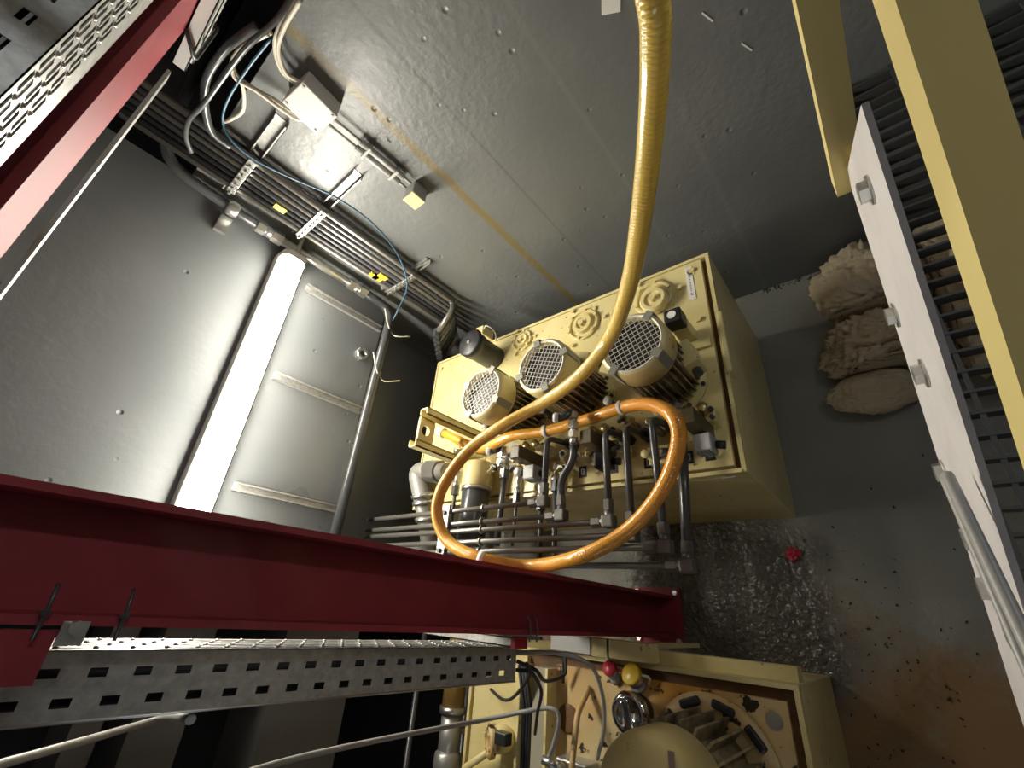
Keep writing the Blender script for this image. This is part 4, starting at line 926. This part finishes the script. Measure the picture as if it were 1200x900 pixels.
# two thin grey rods along the lower part of the stringer
q0, q1 = PX((1110, 556), c_ - .0145), PX((1200, 745), c_ - .0145)
cable('stringer_rod', 'thin grey rod along the side of the white stair stringer', [q0, q0.lerp(q1, .4), q1, q1 + (q1 - q0) * .6], .0035, M_GCABLE, 'rods on the stair stringer')
q0, q1 = PX((1106, 558), c_ - .0145), PX((1194, 760), c_ - .0145)
cable('stringer_rod', 'thin grey rod along the side of the white stair stringer', [q0, q0.lerp(q1, .4), q1, q1 + (q1 - q0) * .6], .003, M_GCABLE, 'rods on the stair stringer')
# handrail post
pb = PX((978, 222), c_ - .012); 
t = thing('stair_post', 'yellow painted steel post bolted to the top of the white stair stringer', 'post', tuple(pb))
pe = PZ((1008, 218), pb.z)
w_ = .024
part('post', MB().bb((pb.x - .0, pb.y - .012, pb.z), (pb.x + w_, pb.y + .012, 3.0)), M_YEL, t)
part('gusset', MB().bb((pb.x + w_ - .006, pb.y - .02, pb.z), (pb.x + w_ + .006, pb.y + .012, pb.z + .06)), M_YEL, t)
# yellow inclined box rail
cy_ = .15
A2, B2 = PX((1049, 0), cy_), PX((1022, 0), cy_); th = abs((A2 - B2).dot(SN))
# width in x from the right edge pixel on the plane through A2 spanned by SD and x
r_ = ray((1149, 9)); k_ = (A2 - V((0, 0, CAMH))).dot(SN) / V(tuple(r_)).dot(SN); W2 = k_ * r_[0] - cy_
t = thing('inclined_yellow_rail', 'broad yellow inclined steel box rail above the grating treads', 'rail', tuple(A2))
o_ = A2 - SD * .8
LR = 2.4
def s2(x, n): return o_ + V((x - cy_, 0, 0)) + SN * n
part('box_section', MB().prism([s2(cy_, -th), s2(cy_, 0), s2(cy_ + W2, 0), s2(cy_ + W2, -th)], SD * LR), M_YEL, t)
# grating platform between stringer and back wall
GZ = .86
t = thing('grating_platform', 'dark open steel grating platform beside the white stair stringer', 'grating', (.15, .12, GZ))
bar = MB().bb((0, -.003, -.03), (1.2, .003, 0)).mesh('bar'); bar.materials.append(M_DPIPE)
rod = MB().bb((-.004, 0, -.01), (.004, 1.32, -.002)).mesh('cross_rod'); rod.materials.append(M_DPIPE)
for j_ in range(30):
    o = bpy.data.objects.new('bar', bar); COL.objects.link(o); o.parent = t; o.location = (0, .01 + j_ * .0445, 0)
for j_ in range(10):
    o = bpy.data.objects.new('cross_rod', rod); COL.objects.link(o); o.parent = t; o.location = (.03 + j_ * .125, 0, 0)
part('edge_bar', MB().bb((.142, .12, GZ - .03), (.15, 1.44, GZ)), M_DPIPE, t)
for x_, y_ in ((.232, .16), (1.3, .16), (1.3, 1.38)): part('leg', MB().bb((x_, y_, 0), (x_ + .04, y_ + .04, GZ - .03)), M_DPIPE, t)
part('wall_bracket', MB().bb((.16, 1.42, GZ - .09), (.2, YB - .001, GZ - .031)), M_DPIPE, t)

# ================================================================== rags and debris
def rag(name, lab, c, r, seed, sq=(1, 1, .8), fold=.22, lim=(-9, 9, -9, 9)):
    bm = bmesh.new(); bmesh.ops.create_icosphere(bm, subdivisions=6, radius=1)
    for v in bm.verts:
        n = v.co.normalized(); q = n * 1.7 + V((seed, seed * .7, 0))
        warp = V((noise.noise(q * 1.3), noise.noise(q * 1.3 + V((5, 0, 0))), noise.noise(q * 1.3 + V((0, 7, 0)))))
        rid = 1 - abs(noise.noise(q * 1.6 + warp * 1.5)) * 2.0
        rid2 = 1 - abs(noise.noise(q * 3.8 + warp * 2.2 + V((3, 3, 3)))) * 2.0
        rid3 = 1 - abs(noise.noise(q * 6.5 + warp * 4 + V((1, 9, 2)))) * 2.0
        k = 1 + .22 * noise.noise(q * .8) + fold * .75 * (rid - .5) + fold * .5 * (rid2 - .5) + fold * .22 * (rid3 - .5)
        p = n * k; v.co = V((p.x * r * sq[0], p.y * r * sq[1], p.z * r * sq[2]))
    zmin = -r * sq[2] * .55
    for v in bm.verts:
        v.co.z = max(v.co.z, zmin) - zmin + .001
        v.co.x = min(max(v.co.x, lim[0] - c[0]), lim[1] - c[0]); v.co.y = min(max(v.co.y, lim[2] - c[1]), lim[3] - c[1])
    for f in bm.faces: f.smooth = True
    me = bpy.data.meshes.new(name); bm.to_mesh(me); bm.free()
    o = bpy.data.objects.new(name, me); me.materials.append(M_RAG); COL.objects.link(o); o.location = c
    return tagit(o, lab, 'rag')
rag('crumpled_rag', 'large crumpled beige cotton rag heaped against the back wall beside the stair', (.155, 1.24, 0), .175, 3.1, (1.0, 1.0, .85), lim=(-9, .318, 1.122, 1.455))
rag('crumpled_rag', 'crumpled beige rag in the middle of the heap beside the stair', (.13, 1.0, 0), .15, 8.4, (1.15, .9, .7), .3, (-9, .318, .902, 1.118))
rag('crumpled_rag', 'flat beige rag lying at the front of the heap beside the stair', (.06, .82, 0), .11, 12.7, (1.2, .75, .5), .12, (-9, 9, -9, .898))
rag('crumpled_rag', 'crumpled beige rag under the grating treads behind the white stringer', (.46, 1.1, 0), .24, 15.2, (1.1, 1.2, .8), .3, (.322, 9, -9, 1.455))
bm = bmesh.new(); bmesh.ops.create_icosphere(bm, subdivisions=3, radius=1)
for v in bm.verts: v.co *= .022 * (1 + .6 * noise.noise(v.co * 2.3)); v.co.z = max(v.co.z * .6, -.006) + .006
me = bpy.data.meshes.new('red_scrap'); bm.to_mesh(me); bm.free(); o = bpy.data.objects.new('red_scrap', me); me.materials.append(M_RCAP); COL.objects.link(o); o.location = PZ((930, 650), 0)
tagit(o, 'small crumpled red scrap on the floor in front of the tank', 'scrap')
deb = MB()
for _ in range(260):
    u_ = random.random(); q = PZ((random.gauss(1010, 80), random.gauss(770, 90)), 0) if u_ < .75 else V((random.uniform(-.22, .1), YB - .004 - abs(random.gauss(0, .012)), 0))
    if q.x < UX1 + .03 and (q.y < UY1 + .03 or q.y > TY0 - .03): continue
    s_ = random.uniform(.0015, .006); deb.box(q + V((0, 0, s_ * .4)), (s_ * random.uniform(.7, 2), s_, s_ * .8), Matrix.Rotation(random.uniform(0, 3), 3, 'Z'))
o = part('floor_debris', deb, M_DEBRIS); o['kind'] = 'stuff'; tagit(o, 'dark crumbs of dirt scattered over the stained floor', 'debris')
